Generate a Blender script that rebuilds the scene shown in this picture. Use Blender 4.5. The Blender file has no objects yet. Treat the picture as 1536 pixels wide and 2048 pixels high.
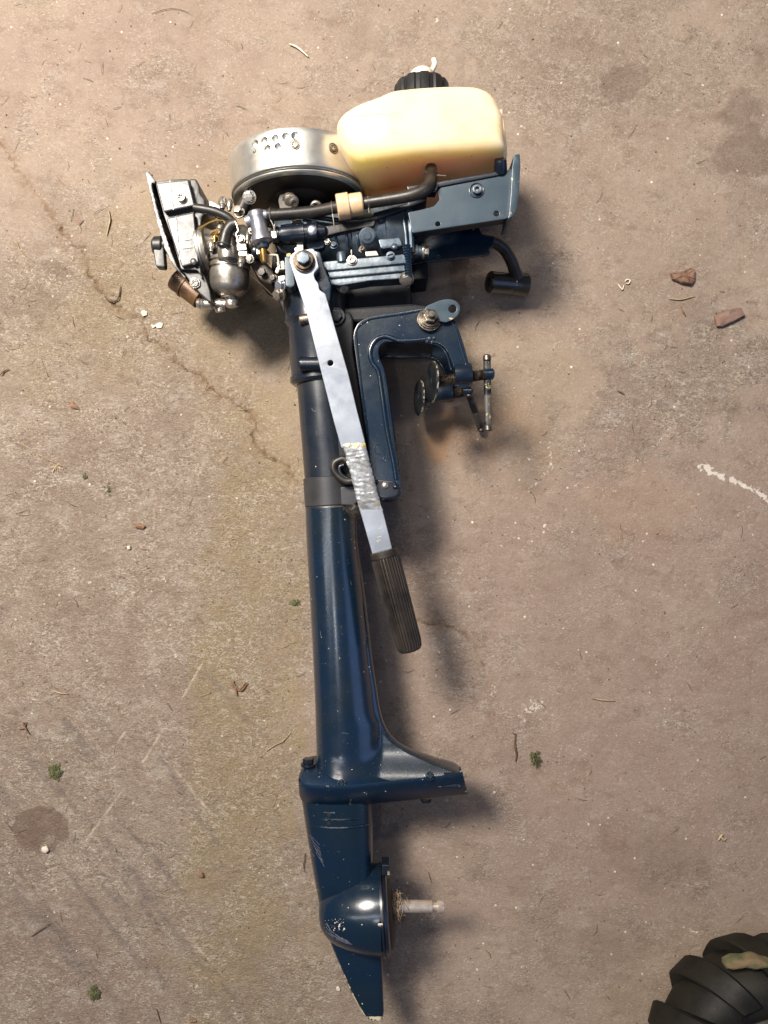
import bpy, bmesh, math, random
import numpy as np
from mathutils import Vector, Matrix
from mathutils.geometry import tessellate_polygon

random.seed(7)
rng = np.random.default_rng(11)
SC = bpy.context.scene
COL = SC.collection

# ------------------------------------------------------------------ camera
F, CZ = 1479.0, 0.90            # focal length in source pixels, camera height
cam = bpy.data.cameras.new('camera')
cam.sensor_fit = 'VERTICAL'; cam.sensor_height = 36.0; cam.lens = 36.0 * F / 2048.0
cam.clip_start = 0.01; cam.clip_end = 60
camo = bpy.data.objects.new('camera', cam); COL.objects.link(camo)
camo.location = (0, 0, CZ); camo.rotation_euler = (0, 0, 0)
SC.camera = camo

# ------------------------------------------------------------------ world and lamps
W = bpy.data.worlds.new('World'); SC.world = W; W.use_nodes = True
bg = W.node_tree.nodes['Background']
bg.inputs['Color'].default_value = (0.52, 0.55, 0.74, 1); bg.inputs['Strength'].default_value = 0.15


def lamp(name, loc, target, sx, sy, power, colr):
    l = bpy.data.lights.new(name, 'AREA'); l.shape = 'RECTANGLE'; l.size = sx; l.size_y = sy
    l.energy = power; l.color = colr
    o = bpy.data.objects.new(name, l); COL.objects.link(o); o.location = loc
    o.rotation_euler = (Vector(target) - Vector(loc)).to_track_quat('-Z', 'Y').to_euler()
    return o


w_ = lamp('work_lamp', (-1.00, 1.12, 2.05), (-0.30, 0.42, 0.0), 0.60, 0.50, 61, (1.0, 0.91, 0.80)); w_.data.spread = math.radians(120)
lamp('tube_lamp', (-0.32, 1.15, 1.95), (-0.15, 0.35, 0.0), 1.25, 0.10, 13, (1.0, 0.95, 0.88))
lamp('long_tube_lamp', (-0.72, -0.15, 2.0), (-0.15, 0.0, 0.0), 0.08, 1.5, 5.5, (0.90, 0.95, 1.0))
lamp('bulb', (-0.22, -0.42, 2.2), (0, 0, 0), 0.05, 0.05, 2.0, (0.95, 0.97, 1.0))
lamp('window_light', (2.1, -0.5, 1.6), (0.0, 0.0, 0.0), 1.5, 1.5, 8.5, (0.30, 0.48, 1.0))
SC.view_settings.view_transform = 'Standard'; SC.view_settings.look = 'None'
SC.view_settings.exposure = 0.0; SC.view_settings.gamma = 1.0


# ------------------------------------------------------------------ projection helpers
def P(px, py, h=0.0):
    s = (CZ - h) / F
    return Vector(((px - 768.0) * s, (1024.0 - py) * s, h))


def S(h):
    return (CZ - h) / F


# ------------------------------------------------------------------ materials
def mat(name, base, rough=0.4, metal=0.0, alt=None, nscale=30.0, contrast=0.5, bump=0.0, bscale=300.0,
        coat=0.0, spec=0.5, rvar=0.12, chip=None, edge=0.0, dust=0.0, sss=0.0, sssr=(0.02, 0.012, 0.004),
        dustcol=(0.30, 0.25, 0.20), stretch=(1, 1, 1)):
    m = bpy.data.materials.new(name); m.use_nodes = True
    nt = m.node_tree; N = nt.nodes; L = nt.links
    b = N['Principled BSDF']
    tc = N.new('ShaderNodeTexCoord'); mp = N.new('ShaderNodeMapping'); mp.inputs['Scale'].default_value = stretch
    L.new(tc.outputs['Object'], mp.inputs['Vector'])

    def noise(sc, det=4, ro=0.6):
        n = N.new('ShaderNodeTexNoise'); n.inputs['Scale'].default_value = sc
        n.inputs['Detail'].default_value = det; n.inputs['Roughness'].default_value = ro
        L.new(mp.outputs['Vector'], n.inputs['Vector']); return n.outputs['Fac']

    def ramp(src, a, c):
        r = N.new('ShaderNodeMapRange'); r.inputs['From Min'].default_value = a; r.inputs['From Max'].default_value = c
        L.new(src, r.inputs['Value']); return r.outputs['Result']

    def mix(fac, c1, c2):
        x = N.new('ShaderNodeMix'); x.data_type = 'RGBA'
        if isinstance(fac, float): x.inputs[0].default_value = fac
        else: L.new(fac, x.inputs[0])
        for i, c in ((6, c1), (7, c2)):
            if isinstance(c, tuple): x.inputs[i].default_value = (*c, 1)
            else: L.new(c, x.inputs[i])
        return x.outputs[2]
    alt = alt or tuple(c * 0.7 for c in base)
    n1 = noise(nscale)
    colr = mix(ramp(n1, 0.5 - 0.5 / (1 + 3 * contrast), 0.5 + 0.5 / (1 + 3 * contrast)), base, alt)
    rf = ramp(noise(nscale * 2.3), 0.3, 0.7)
    ma = N.new('ShaderNodeMath'); ma.operation = 'MULTIPLY_ADD'
    L.new(rf, ma.inputs[0]); ma.inputs[1].default_value = rvar; ma.inputs[2].default_value = rough - rvar / 2
    rout = ma.outputs[0]
    metal_out = None
    if dust:
        dn = ramp(noise(bscale * 1.6, 3, 0.7), 0.72 - dust * 0.10, 0.80)
        colr = mix(dn, colr, dustcol)
    if chip:
        at = N.new('ShaderNodeAttribute'); at.attribute_name = 'wear'
        fac = at.outputs['Fac']
        if edge:
            g = N.new('ShaderNodeNewGeometry')
            e = ramp(g.outputs['Pointiness'], 0.53, 0.60)
            em = N.new('ShaderNodeMath'); em.operation = 'MULTIPLY'; L.new(e, em.inputs[0]); em.inputs[1].default_value = edge
            mx = N.new('ShaderNodeMath'); mx.operation = 'MAXIMUM'; L.new(fac, mx.inputs[0]); L.new(em.outputs[0], mx.inputs[1])
            fac = mx.outputs[0]
        ad = N.new('ShaderNodeMath'); ad.operation = 'ADD'; L.new(fac, ad.inputs[0]); L.new(noise(150, 5, 0.7), ad.inputs[1])
        colr = mix(ramp(ad.outputs[0], 1.05, 1.10), colr, chip)
    L.new(colr, b.inputs['Base Color']); L.new(rout, b.inputs['Roughness'])
    b.inputs['Metallic'].default_value = metal
    b.inputs['Specular IOR Level'].default_value = spec
    b.inputs['Coat Weight'].default_value = coat; b.inputs['Coat Roughness'].default_value = 0.20
    if sss:
        b.inputs['Subsurface Weight'].default_value = sss; b.inputs['Subsurface Radius'].default_value = sssr
        b.inputs['Subsurface Scale'].default_value = 1.0
    if bump:
        bp = N.new('ShaderNodeBump'); bp.inputs['Strength'].default_value = bump; bp.inputs['Distance'].default_value = 0.0005
        L.new(noise(bscale, 5, 0.65), bp.inputs['Height']); L.new(bp.outputs['Normal'], b.inputs['Normal'])
    return m


CREAM = (0.50, 0.46, 0.30)
MT = {}
MT['navy'] = mat('navy_paint', (0.0022, 0.0120, 0.032), 0.24, 0.0, (0.004, 0.012, 0.020), 14, 0.5, 0.14, 260, coat=0.45,
                 chip=CREAM, edge=0.5, dust=0.25)
MT['navydust'] = mat('dusty_navy_paint', (0.0022, 0.0125, 0.034), 0.26, 0.0, (0.006, 0.013, 0.020), 20, 0.5, 0.14, 260, coat=0.7,
                     chip=CREAM, edge=0.5, dust=0.35)
MT['tubepaint'] = mat('worn_dark_tube_paint', (0.010, 0.016, 0.028), 0.30, 0.25, (0.022, 0.026, 0.032), 16, 1.0, 0.10, 400, coat=0.4,
                      chip=CREAM, edge=0.3, dust=0.35)
MT['band'] = mat('grey_band', (0.055, 0.055, 0.058), 0.38, 0.4, (0.035, 0.036, 0.04), 30, 0.8, 0.12, 300)
MT['navyplate'] = mat('flat_navy_paint', (0.020, 0.040, 0.060), 0.42, 0.25, (0.035, 0.058, 0.078), 22, 0.6, 0.10, 400, coat=0.2,
                      chip=CREAM, edge=0.5, dust=0.3)
MT['navydark'] = mat('dark_navy_paint', (0.003, 0.007, 0.016), 0.33, 0.0, (0.006, 0.009, 0.016), 40, 0.6, 0.25, 350, coat=0.3,
                     chip=(0.3, 0.3, 0.3), edge=0.2, dust=0.3)
MT['casting'] = mat('greasy_casting', (0.13, 0.16, 0.19), 0.38, 0.6, (0.035, 0.055, 0.08), 45, 1.0, 0.35, 260, chip=(0.45, 0.45, 0.45), edge=0.5, dust=0.4)
MT['silverlever'] = mat('silver_paint', (0.37, 0.40, 0.45), 0.38, 0.6, (0.25, 0.275, 0.32), 24, 0.9, 0.16, 500, rvar=.2, chip=(0.6, 0.5, 0.2), edge=0.3, dust=0.15, dustcol=(0.1, 0.1, 0.1))
MT['weld'] = mat('rough_silver_paint', (0.36, 0.38, 0.40), 0.38, 0.5, (0.22, 0.22, 0.22), 110, 1.0, 0.9, 260, chip=(0.42, 0.33, 0.10), edge=0.45)
MT['oldsteel'] = mat('rusty_dark_steel', (0.12, 0.095, 0.07), 0.45, 0.8, (0.04, 0.026, 0.018), 160, 1.0, 0.3, 500)
MT['alu'] = mat('cast_aluminium', (0.46, 0.43, 0.38), 0.36, 0.85, (0.22, 0.19, 0.155), 60, 1.2, 0.14, 300)
MT['flywheel'] = mat('brushed_aluminium', (0.74, 0.73, 0.69), 0.40, 0.9, (0.58, 0.56, 0.49), 26, 1.0, 0.10, 400)
MT['steel'] = mat('worn_steel', (0.26, 0.235, 0.20), 0.38, 0.9, (0.07, 0.05, 0.035), 160, 1.0, 0.2, 500)
MT['bright'] = mat('bright_steel', (0.60, 0.56, 0.50), 0.28, 0.85, (0.36, 0.31, 0.25), 90, 0.8, 0.1, 500)
MT['shaft'] = mat('bare_shaft_steel', (0.68, 0.60, 0.51), 0.30, 0.55, (0.46, 0.38, 0.31), 90, 0.8, 0.1, 500)
MT['tap'] = mat('zinc_casting', (0.42, 0.44, 0.50), 0.36, 0.8, (0.28, 0.28, 0.32), 60, 0.8, 0.2, 300)
MT['brass'] = mat('brass', (0.58, 0.36, 0.10), 0.30, 0.95, (0.35, 0.22, 0.08), 90, 0.8, 0.1, 400)
MT['black'] = mat('black_plastic', (0.010, 0.010, 0.011), 0.42, 0.0, (0.02, 0.02, 0.02), 40, 0.5, 0.1, 400, dust=0.3)
MT['cover'] = mat('satin_black_casting', (0.024, 0.023, 0.026), 0.36, 0.0, (0.05, 0.048, 0.052), 40, 1.0, 0.25, 200, coat=0.0, spec=0.5, chip=(0.4, 0.4, 0.38), edge=0.6)
MT['rubber'] = mat('black_rubber', (0.010, 0.009, 0.0085), 0.40, 0.0, (0.028, 0.023, 0.018), 60, 0.9, 0.3, 350, dust=0.3)
MT['grip'] = mat('worn_rubber_grip', (0.010, 0.0085, 0.0075), 0.45, 0.0, (0.028, 0.021, 0.016), 45, 1.0, 0.35, 300, dust=0.1, dustcol=(0.08, 0.06, 0.045))
MT['snoutpaint'] = mat('snout_navy_paint', (0.0030, 0.0150, 0.040), 0.36, 0.0, (0.005, 0.014, 0.026), 14, 0.5, 0.14, 260, spec=0.35, coat=0.1, chip=CREAM, edge=0.5, dust=0.3)
MT['shadeblack'] = mat('shaded_navy_paint', (0.0022, 0.0035, 0.007), 0.5, 0.0, (0.006, 0.007, 0.010), 40, 0.8, 0.3, 300, spec=0.3)  # shade under powerhead and tiller put into a near-black copy of the navy
MT['covermetal'] = mat('ribbed_cover_metal', (0.22, 0.25, 0.275), 0.36, 0.6, (0.06, 0.085, 0.11), 50, 1.0, 0.3, 240, chip=(0.5, 0.5, 0.5), edge=0.5, dust=0.4)
MT['boot'] = mat('glossy_rubber', (0.010, 0.009, 0.009), 0.25, 0.0, (0.03, 0.024, 0.018), 30, 1.0, 0.15, 300, coat=0.4)
MT['hole'] = mat('dark_inside', (0.006, 0.006, 0.006), 0.6, 0.0, None, 40, 0.3)
MT['inner'] = mat('oily_stator_plate', (0.046, 0.036, 0.029), 0.48, 0.3, (0.024, 0.019, 0.016), 30, 0.8, 0.3, 300)
MT['tank'] = mat('yellowed_plastic', (0.80, 0.65, 0.45), 0.36, 0.0, (0.74, 0.56, 0.34), 13, 1.0, 0.10, 160, sss=0.9, sssr=(0.042, 0.038, 0.018), rvar=0.1,
                 dust=0.12, dustcol=(0.35, 0.18, 0.05))
MT['filter'] = mat('nylon_filter', (0.62, 0.46, 0.30), 0.38, 0.0, (0.50, 0.34, 0.19), 60, 0.8, 0.1, 300, sss=0.4, sssr=(0.01, 0.006, 0.003))
MT['cream'] = mat('cream_plastic', (0.75, 0.66, 0.52), 0.45, 0.0, (0.60, 0.50, 0.38), 90, 0.8, 0.2, 300)
MT['yellow'] = mat('yellow_paint', (0.45, 0.38, 0.12), 0.5, 0.0, (0.25, 0.2, 0.08), 90, 0.8, 0.2, 300)
MT['rust'] = mat('rusty_drum', (0.050, 0.028, 0.016), 0.45, 0.3, (0.16, 0.085, 0.035), 50, 1.0, 0.3, 300)
MT['bark'] = mat('bark', (0.20, 0.115, 0.075), 0.85, 0.0, (0.10, 0.05, 0.03), 120, 1.2, 1.0, 260)
MT['barkgrey'] = mat('weathered_brick_brown', (0.22, 0.13, 0.10), 0.85, 0.0, (0.15, 0.10, 0.08), 90, 1.0, 1.0, 260)
MT['moss'] = mat('moss', (0.125, 0.125, 0.050), 0.8, 0.0, (0.045, 0.050, 0.020), 200, 1.0)
MT['straw'] = mat('straw', (0.42, 0.33, 0.20), 0.7, 0.0, (0.28, 0.19, 0.10), 100, 1.0)
MT['twig'] = mat('twig', (0.13, 0.075, 0.045), 0.8, 0.0, (0.07, 0.04, 0.025), 100, 1.0)
MT['flake'] = mat('pale_flake', (0.52, 0.47, 0.39), 0.6, 0.0, (0.5, 0.45, 0.36), 200, 1.0, 0.3, 600)
MT['leaf'] = mat('dead_leaf', (0.22, 0.12, 0.065), 0.7, 0.0, (0.13, 0.07, 0.04), 150, 1.0, 0.5, 400)
MT['fibre'] = mat('dry_fibre', (0.30, 0.22, 0.14), 0.7, 0.0, (0.16, 0.11, 0.07), 100, 1.0)
MT['tyre'] = mat('tyre_rubber', (0.004, 0.0038, 0.0034), 0.60, 0.0, (0.012, 0.011, 0.008), 25, 1.4, 0.5, 260, spec=0.25, dust=0.1, chip=(0.10, 0.085, 0.05), edge=0.35)
MT['rim'] = mat('dirty_rim', (0.055, 0.048, 0.038), 0.5, 0.1, (0.05, 0.045, 0.035), 35, 1.0, 0.4, 200)
MT['mud'] = mat('dry_mud', (0.15, 0.105, 0.055), 0.9, 0.0, (0.06, 0.07, 0.03), 45, 1.4, 1.0, 200)


def glow_tint(m):
    # light coming through plastic and fuel, painted as gold on the lower face
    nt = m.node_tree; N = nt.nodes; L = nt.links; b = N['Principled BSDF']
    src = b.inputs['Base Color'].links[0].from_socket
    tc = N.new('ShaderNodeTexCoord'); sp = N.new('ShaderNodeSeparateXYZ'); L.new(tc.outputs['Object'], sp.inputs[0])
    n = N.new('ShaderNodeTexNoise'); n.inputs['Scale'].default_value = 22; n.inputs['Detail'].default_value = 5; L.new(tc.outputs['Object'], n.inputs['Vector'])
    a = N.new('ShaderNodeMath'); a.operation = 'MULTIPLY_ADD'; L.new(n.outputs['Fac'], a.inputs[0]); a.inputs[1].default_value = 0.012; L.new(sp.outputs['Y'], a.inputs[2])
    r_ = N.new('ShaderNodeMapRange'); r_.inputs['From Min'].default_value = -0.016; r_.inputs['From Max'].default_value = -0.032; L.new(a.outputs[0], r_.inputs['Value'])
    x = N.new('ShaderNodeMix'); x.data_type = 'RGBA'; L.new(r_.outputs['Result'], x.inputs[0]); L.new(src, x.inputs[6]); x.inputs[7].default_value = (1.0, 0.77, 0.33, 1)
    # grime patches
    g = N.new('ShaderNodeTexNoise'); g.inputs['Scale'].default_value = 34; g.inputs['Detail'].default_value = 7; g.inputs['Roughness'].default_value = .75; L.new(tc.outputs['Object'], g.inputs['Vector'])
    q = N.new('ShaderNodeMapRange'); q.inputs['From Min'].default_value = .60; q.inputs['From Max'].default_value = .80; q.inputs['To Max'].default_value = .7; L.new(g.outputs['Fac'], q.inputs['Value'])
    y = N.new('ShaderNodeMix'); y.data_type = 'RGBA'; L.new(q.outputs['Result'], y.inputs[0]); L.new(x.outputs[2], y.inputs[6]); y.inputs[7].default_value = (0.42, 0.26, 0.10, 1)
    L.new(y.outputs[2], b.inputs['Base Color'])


glow_tint(MT['tank'])
MT['tankside'] = mat('yellowed_plastic_ledge', (0.88, 0.70, 0.46), 0.34, 0.0, (0.84, 0.62, 0.38), 13, 0.8, 0.06, 200, sss=0.6, sssr=(0.02, 0.014, 0.006))
MT['scuff'] = mat('scuffed_paint', (0.16, 0.16, 0.19), 0.5, 0.0, (0.08, 0.08, 0.11), 300, 1.0)

# ------------------------------------------------------------------ mesh builder
class M:
    def __init__(self):
        self.v = []; self.f = []; self.mi = []; self.wn = False

    def add(self, vs, fs, mi=0):
        o = len(self.v); self.v += [Vector(a) for a in vs]
        for f in fs: self.f.append(tuple(i + o for i in f)); self.mi.append(mi)
        return o

    def loft(self, rings, cap0=True, cap1=True, mi=0, closed=True):
        n = len(rings[0]); vs = [p for r in rings for p in r]; fs = []
        for k in range(len(rings) - 1):
            for i in range(n if closed else n - 1):
                j = (i + 1) % n
                fs.append((k * n + i, k * n + j, (k + 1) * n + j, (k + 1) * n + i))
        if cap0: fs.append(tuple(range(n - 1, -1, -1)))
        if cap1: fs.append(tuple((len(rings) - 1) * n + i for i in range(n)))
        self.add(vs, fs, mi)
        return self

    def lathe(self, p0, p1, prof, n=28, mi=0, phase=0.0, mod=None):
        """prof: list of (fraction along p0->p1, radius in metres)"""
        p0 = Vector(p0); p1 = Vector(p1); ax = p1 - p0; d = ax.normalized()
        u = d.orthogonal().normalized(); w = d.cross(u)
        rings = []
        for t, r in prof:
            c = p0 + ax * t
            ring = []
            for i in range(n):
                a = 2 * math.pi * i / n + phase
                rr = max(r, 1e-5) * (mod(i, n, t) if mod else 1)
                ring.append(c + (u * math.cos(a) + w * math.sin(a)) * rr)
            rings.append(ring)
        return self.loft(rings, True, True, mi)

    def tube(self, pts, r, n=12, sub=6, mi=0, flat=1.0):
        pts = [Vector(p) for p in pts]
        rs = r if isinstance(r, (list, tuple)) else [r] * len(pts)
        q, qr = [], []
        if sub > 1 and len(pts) > 2:
            ext = [pts[0] * 2 - pts[1]] + pts + [pts[-1] * 2 - pts[-2]]
            for k in range(1, len(ext) - 2):
                a, b, c, d = ext[k - 1:k + 3]
                for s in range(sub):
                    t = s / sub
                    q.append(0.5 * ((2 * b) + (c - a) * t + (2 * a - 5 * b + 4 * c - d) * t * t + (3 * b - a - 3 * c + d) * t ** 3))
                    qr.append(rs[k - 1] * (1 - t) + rs[k] * t)
            q.append(pts[-1]); qr.append(rs[-1])
        else: q, qr = pts, list(rs)
        up = Vector((0, 0, 1)); rings = []
        t0 = (q[1] - q[0]).normalized(); u = up.cross(t0)
        if u.length < 0.05: u = Vector((1, 0, 0)).cross(t0)
        u.normalize()
        for k, p in enumerate(q):
            t = (q[min(k + 1, len(q) - 1)] - q[max(k - 1, 0)]).normalized()
            u = (u - t * u.dot(t)).normalized(); w = t.cross(u)
            rings.append([p + (u * math.cos(a) + w * math.sin(a) * flat) * qr[k] for a in [2 * math.pi * i / n for i in range(n)]])
        return self.loft(rings, True, True, mi)

    def prism(self, loops, z1, z0, bev=0.0, zf=None, mi=0, M4=None):
        """loops: [outer, hole, ...] lists of (x, y); top at z1, bottom at z0"""
        self.wn = True

        def area(l): return sum(l[i][0] * l[(i + 1) % len(l)][1] - l[(i + 1) % len(l)][0] * l[i][1] for i in range(len(l)))
        L2 = []
        for k, l in enumerate(loops):
            l = [(p[0], p[1]) for p in l]
            if (area(l) > 0) != (k == 0): l = l[::-1]
            L2.append(l)

        def off(l, d):
            n = len(l); out = []
            for i in range(n):
                a = Vector(l[i - 1]); b = Vector(l[i]); c = Vector(l[(i + 1) % n])
                e1 = (b - a); e2 = (c - b)
                if e1.length < 1e-9: e1 = e2
                if e2.length < 1e-9: e2 = e1
                e1.normalize(); e2.normalize()
                n1 = Vector((-e1.y, e1.x)); n2 = Vector((-e2.y, e2.x)); m = n1 + n2
                if m.length < 1e-6: m = n1
                m.normalize(); k = d / max(0.5, m.dot(n1)); out.append((b.x + m.x * k, b.y + m.y * k))
            return out
        lev = []
        if bev > 0:
            for d, z in ((bev, z1), (bev * 0.30, z1 - bev * 0.30), (0, z1 - bev)): lev.append((d, z))
            if z1 - z0 > 2.2 * bev: lev += [(0, z0 + bev), (bev * 0.30, z0 + bev * 0.3), (bev, z0)]
            else: lev.append((0, z0))
        else: lev = [(0, z1), (0, z0)]
        zf = zf or (lambda x, y: 0)
        allr = [[[(x, y, z + zf(x, y)) for x, y in off(l, d)] for l in L2] for d, z in lev]
        base = []; vs = []; fs = []
        for ring in allr:
            b = []
            for l in ring: b.append(len(vs)); vs += l
            base.append(b)
        for k in range(len(allr) - 1):
            for li, l in enumerate(L2):
                n = len(l)
                for i in range(n):
                    j = (i + 1) % n
                    fs.append((base[k][li] + i, base[k][li] + j, base[k + 1][li] + j, base[k + 1][li] + i))
        flat = [i for l in range(len(L2)) for i in range(len(L2[l]))]
        for k in (0, len(allr) - 1):
            idx = [base[k][li] + i for li, l in enumerate(L2) for i in range(len(l))]
            if len(L2) == 1 and len(L2[0]) <= 4:
                fs.append(tuple(idx)); continue
            tri = tessellate_polygon([[Vector((x, y, 0)) for x, y, z in l] for l in allr[k]])
            for t in tri: fs.append(tuple(idx[i] for i in t))
        if M4 is not None: vs = [M4 @ Vector(v) for v in vs]
        self.add(vs, fs, mi)
        return self

    def grid(self, top, n, m, mi=0):
        """closed body from two height sheets; top[i][j] = (x, y, zt, zb)"""
        vs = []
        for s in (2, 3):
            for i in range(n):
                for j in range(m): vs.append((top[i][j][0], top[i][j][1], top[i][j][s]))
        fs = []; o = n * m
        for i in range(n - 1):
            for j in range(m - 1):
                a = i * m + j
                fs.append((a, a + 1, a + m + 1, a + m)); fs.append((o + a, o + a + m, o + a + m + 1, o + a + 1))
        for j in range(m - 1):
            fs.append((j, o + j, o + j + 1, j + 1)); a = (n - 1) * m + j
            fs.append((a, a + 1, o + a + 1, o + a))
        for i in range(n - 1):
            a = i * m; fs.append((a, a + m, o + a + m, o + a)); a = i * m + m - 1
            fs.append((a, o + a, o + a + m, a + m))
        self.add(vs, fs, mi)
        return self


ORG = {}


def mkobj(name, me, mats, parent=None, label=None, sharp=38, wear=None, recalc=True):
    """link one mesh object with its origin at the middle of its geometry"""
    pts = me.v
    lo = Vector((min(p.x for p in pts), min(p.y for p in pts), min(p.z for p in pts)))
    hi = Vector((max(p.x for p in pts), max(p.y for p in pts), max(p.z for p in pts)))
    c = (lo + hi) / 2
    if parent is None: c.z = lo.z
    d = bpy.data.meshes.new(name)
    d.from_pydata([tuple(p - c) for p in pts], [], me.f)
    if isinstance(mats, str): mats = [mats]
    for k in mats: d.materials.append(MT[k])
    if len(mats) > 1: d.polygons.foreach_set('material_index', me.mi)
    if recalc:
        bm = bmesh.new(); bm.from_mesh(d); bmesh.ops.remove_doubles(bm, verts=bm.verts, dist=1e-6)
        bmesh.ops.recalc_face_normals(bm, faces=bm.faces); bm.to_mesh(d); bm.free()
    d.polygons.foreach_set('use_smooth', [True] * len(d.polygons))
    d.set_sharp_from_angle(angle=math.radians(sharp))
    if wear:
        a = d.attributes.new('wear', 'FLOAT', 'POINT')
        a.data.foreach_set('value', [wear(v.co.x + c.x, v.co.y + c.y, v.co.z + c.z) for v in d.vertices])
    o = bpy.data.objects.new(name, d); COL.objects.link(o)
    if me.wn:
        w = o.modifiers.new('normals', 'WEIGHTED_NORMAL'); w.keep_sharp = True; w.weight = 90
    if parent is not None:
        o.parent = parent; o.location = c - ORG[parent.name]
    else: o.location = c
    ORG[o.name] = c
    if label: o['label'] = label
    return o


def thing(name, label, cat, loc, group=None):
    o = bpy.data.objects.new(name, None); COL.objects.link(o); o.location = loc; o.empty_display_size = 0.02
    o['label'] = label; o['category'] = cat
    if group: o['group'] = group
    ORG[o.name] = Vector(loc)
    return o


def tag(o, label, cat, group=None):
    o['label'] = label; o['category'] = cat
    if group: o['group'] = group
    return o


# ---- 2D helpers
def rnd(pts, r, n=5):
    """round the corners of a closed polygon; r in metres"""
    out = []; N_ = len(pts)
    for i in range(N_):
        a, b, c = Vector(pts[i - 1][:2]), Vector(pts[i][:2]), Vector(pts[(i + 1) % N_][:2])
        d1 = (a - b); d2 = (c - b); l = min(r, d1.length * 0.45, d2.length * 0.45)
        if d1.length < 1e-9 or d2.length < 1e-9: continue
        p = b + d1.normalized() * l; q = b + d2.normalized() * l
        for k in range(n + 1):
            t = k / n
            out.append(tuple(p * (1 - t) ** 2 + b * 2 * t * (1 - t) + q * t * t))
    return out


def circ(c, r, n=20): return [(c[0] + r * math.cos(2 * math.pi * i / n), c[1] + r * math.sin(2 * math.pi * i / n)) for i in range(n)]


def pxpoly(pts, h, r=0.0, n=5):
    q = [tuple(P(x, y, h)[:2]) for x, y in pts]
    return rnd(q, r, n) if r else q


def plate(pts, h1, h0, bev=0.0008, r=0.002, holes=(), m=None, zf=None, mi=0):
    m = m or M()
    loops = [pxpoly(pts, h1, r)] + [circ(P(x, y, h1), rr * S(h1)) for x, y, rr in holes]
    return m.prism(loops, h1, h0, bev, zf, mi)


def frame(loc, axis, spin=0.0):
    q = Vector(axis).normalized().to_track_quat('Z', 'Y').to_matrix().to_4x4()
    return Matrix.Translation(Vector(loc)) @ q @ Matrix.Rotation(spin, 4, 'Z')


def hexpts(r, n=6): return [(r * math.cos(math.pi / 3 * i), r * math.sin(math.pi / 3 * i)) for i in range(6)]


def crosspts(a, w):
    return [(w, a), (-w, a), (-w, w), (-a, w), (-a, -w), (-w, -w), (-w, -a), (w, -a), (w, -w), (a, -w), (a, w), (w, w)]


def bolt(m, loc, axis, r, h, kind='hex', washer=True, spin=0.3, stud=0.0):
    """head standing h above loc along axis"""
    T = frame(loc, axis, spin)
    z = 0.0
    if washer:
        m.prism([circ((0, 0), r * 1.35, 24)], 0.0012, -0.001, 0.0003, M4=T); z = 0.0012
    if kind == 'hex':
        m.prism([rnd(hexpts(r), r * 0.08, 2)], z + h, z, r * 0.12, M4=T)
    elif kind == 'cross':
        m.prism([circ((0, 0), r, 24), crosspts(r * 0.55, r * 0.13)], z + h, z + h * 0.2, r * 0.12, M4=T)
        m.prism([circ((0, 0), r * 0.98, 24)], z + h * 0.35, z, 0, M4=T)
    elif kind == 'slot':
        w = r * 0.16
        m.prism([circ((0, 0), r, 24), [(-r * .8, -w), (r * .8, -w), (r * .8, w), (-r * .8, w)]], z + h, z + h * 0.2, r * 0.1, M4=T)
        m.prism([circ((0, 0), r * 0.98, 24)], z + h * 0.35, z, 0, M4=T)
    elif kind == 'socket':
        m.prism([circ((0, 0), r, 24), hexpts(r * 0.5)], z + h, z + h * 0.2, r * 0.1, M4=T)
        m.prism([circ((0, 0), r * 0.98, 24)], z + h * 0.35, z, 0, M4=T)
    else:
        T0 = T @ Vector((0, 0, z)); T1 = T @ Vector((0, 0, z + h))
        m.lathe(T0, T1, [(0, r), (0.3, r), (0.7, r * 0.8), (0.93, r * 0.45), (1, 0)], 20)
    if stud:
        m.lathe(T @ Vector((0, 0, z)), T @ Vector((0, 0, z + h + stud)), [(0, r * 0.5), (0.93, r * 0.5), (1, r * 0.42)], 16)
    return m


def boltobj(name, px, py, h, rpx, ht, parent, kind='hex', mats='steel', axis=(0, 0, 1), washer=True, spin=0.3, stud=0.0, label=None):
    m = M(); bolt(m, P(px, py, h), axis, rpx * S(h), ht, kind, washer, spin, stud)
    return mkobj(name, m, mats, parent, label, sharp=30)


def ringwire(m, c, axis, R, r, n=24, k=6):
    T = frame(c, axis); pts = [T @ Vector((R * math.cos(2 * math.pi * i / n), R * math.sin(2 * math.pi * i / n), 0)) for i in range(n)]
    rings = []
    for i, p in enumerate(pts):
        out = (p - Vector(c)).normalized(); ax = Vector(axis).normalized()
        rings.append([p + (out * math.cos(2 * math.pi * j / k) + ax * math.sin(2 * math.pi * j / k)) * r for j in range(k)])
    rings.append(rings[0])
    m.loft(rings, False, False)


# ================================================================== FLOOR
S0 = CZ / F


def fbm(u, v, sx, sy, octs=5, seed=0, rough=0.55, ang=0.0):
    r = np.random.default_rng(seed); out = np.zeros_like(u); amp = 1.0; tot = 0
    ca, sa = math.cos(ang), math.sin(ang)
    uu = (u * ca + v * sa) / sx + 1000.37; vv = (-u * sa + v * ca) / sy + 1000.71
    for o in range(octs):
        g = r.random((256, 256)); x = uu * 2 ** o; y = vv * 2 ** o
        xi = np.floor(x).astype(int); yi = np.floor(y).astype(int); fx = x - xi; fy = y - yi
        fx = fx * fx * (3 - 2 * fx); fy = fy * fy * (3 - 2 * fy)
        a = g[yi % 256, xi % 256]; b = g[yi % 256, (xi + 1) % 256]; c = g[(yi + 1) % 256, xi % 256]; d = g[(yi + 1) % 256, (xi + 1) % 256]
        out += amp * ((a * (1 - fx) + b * fx) * (1 - fy) + (c * (1 - fx) + d * fx) * fy); tot += amp; amp *= rough
    return out / tot


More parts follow.
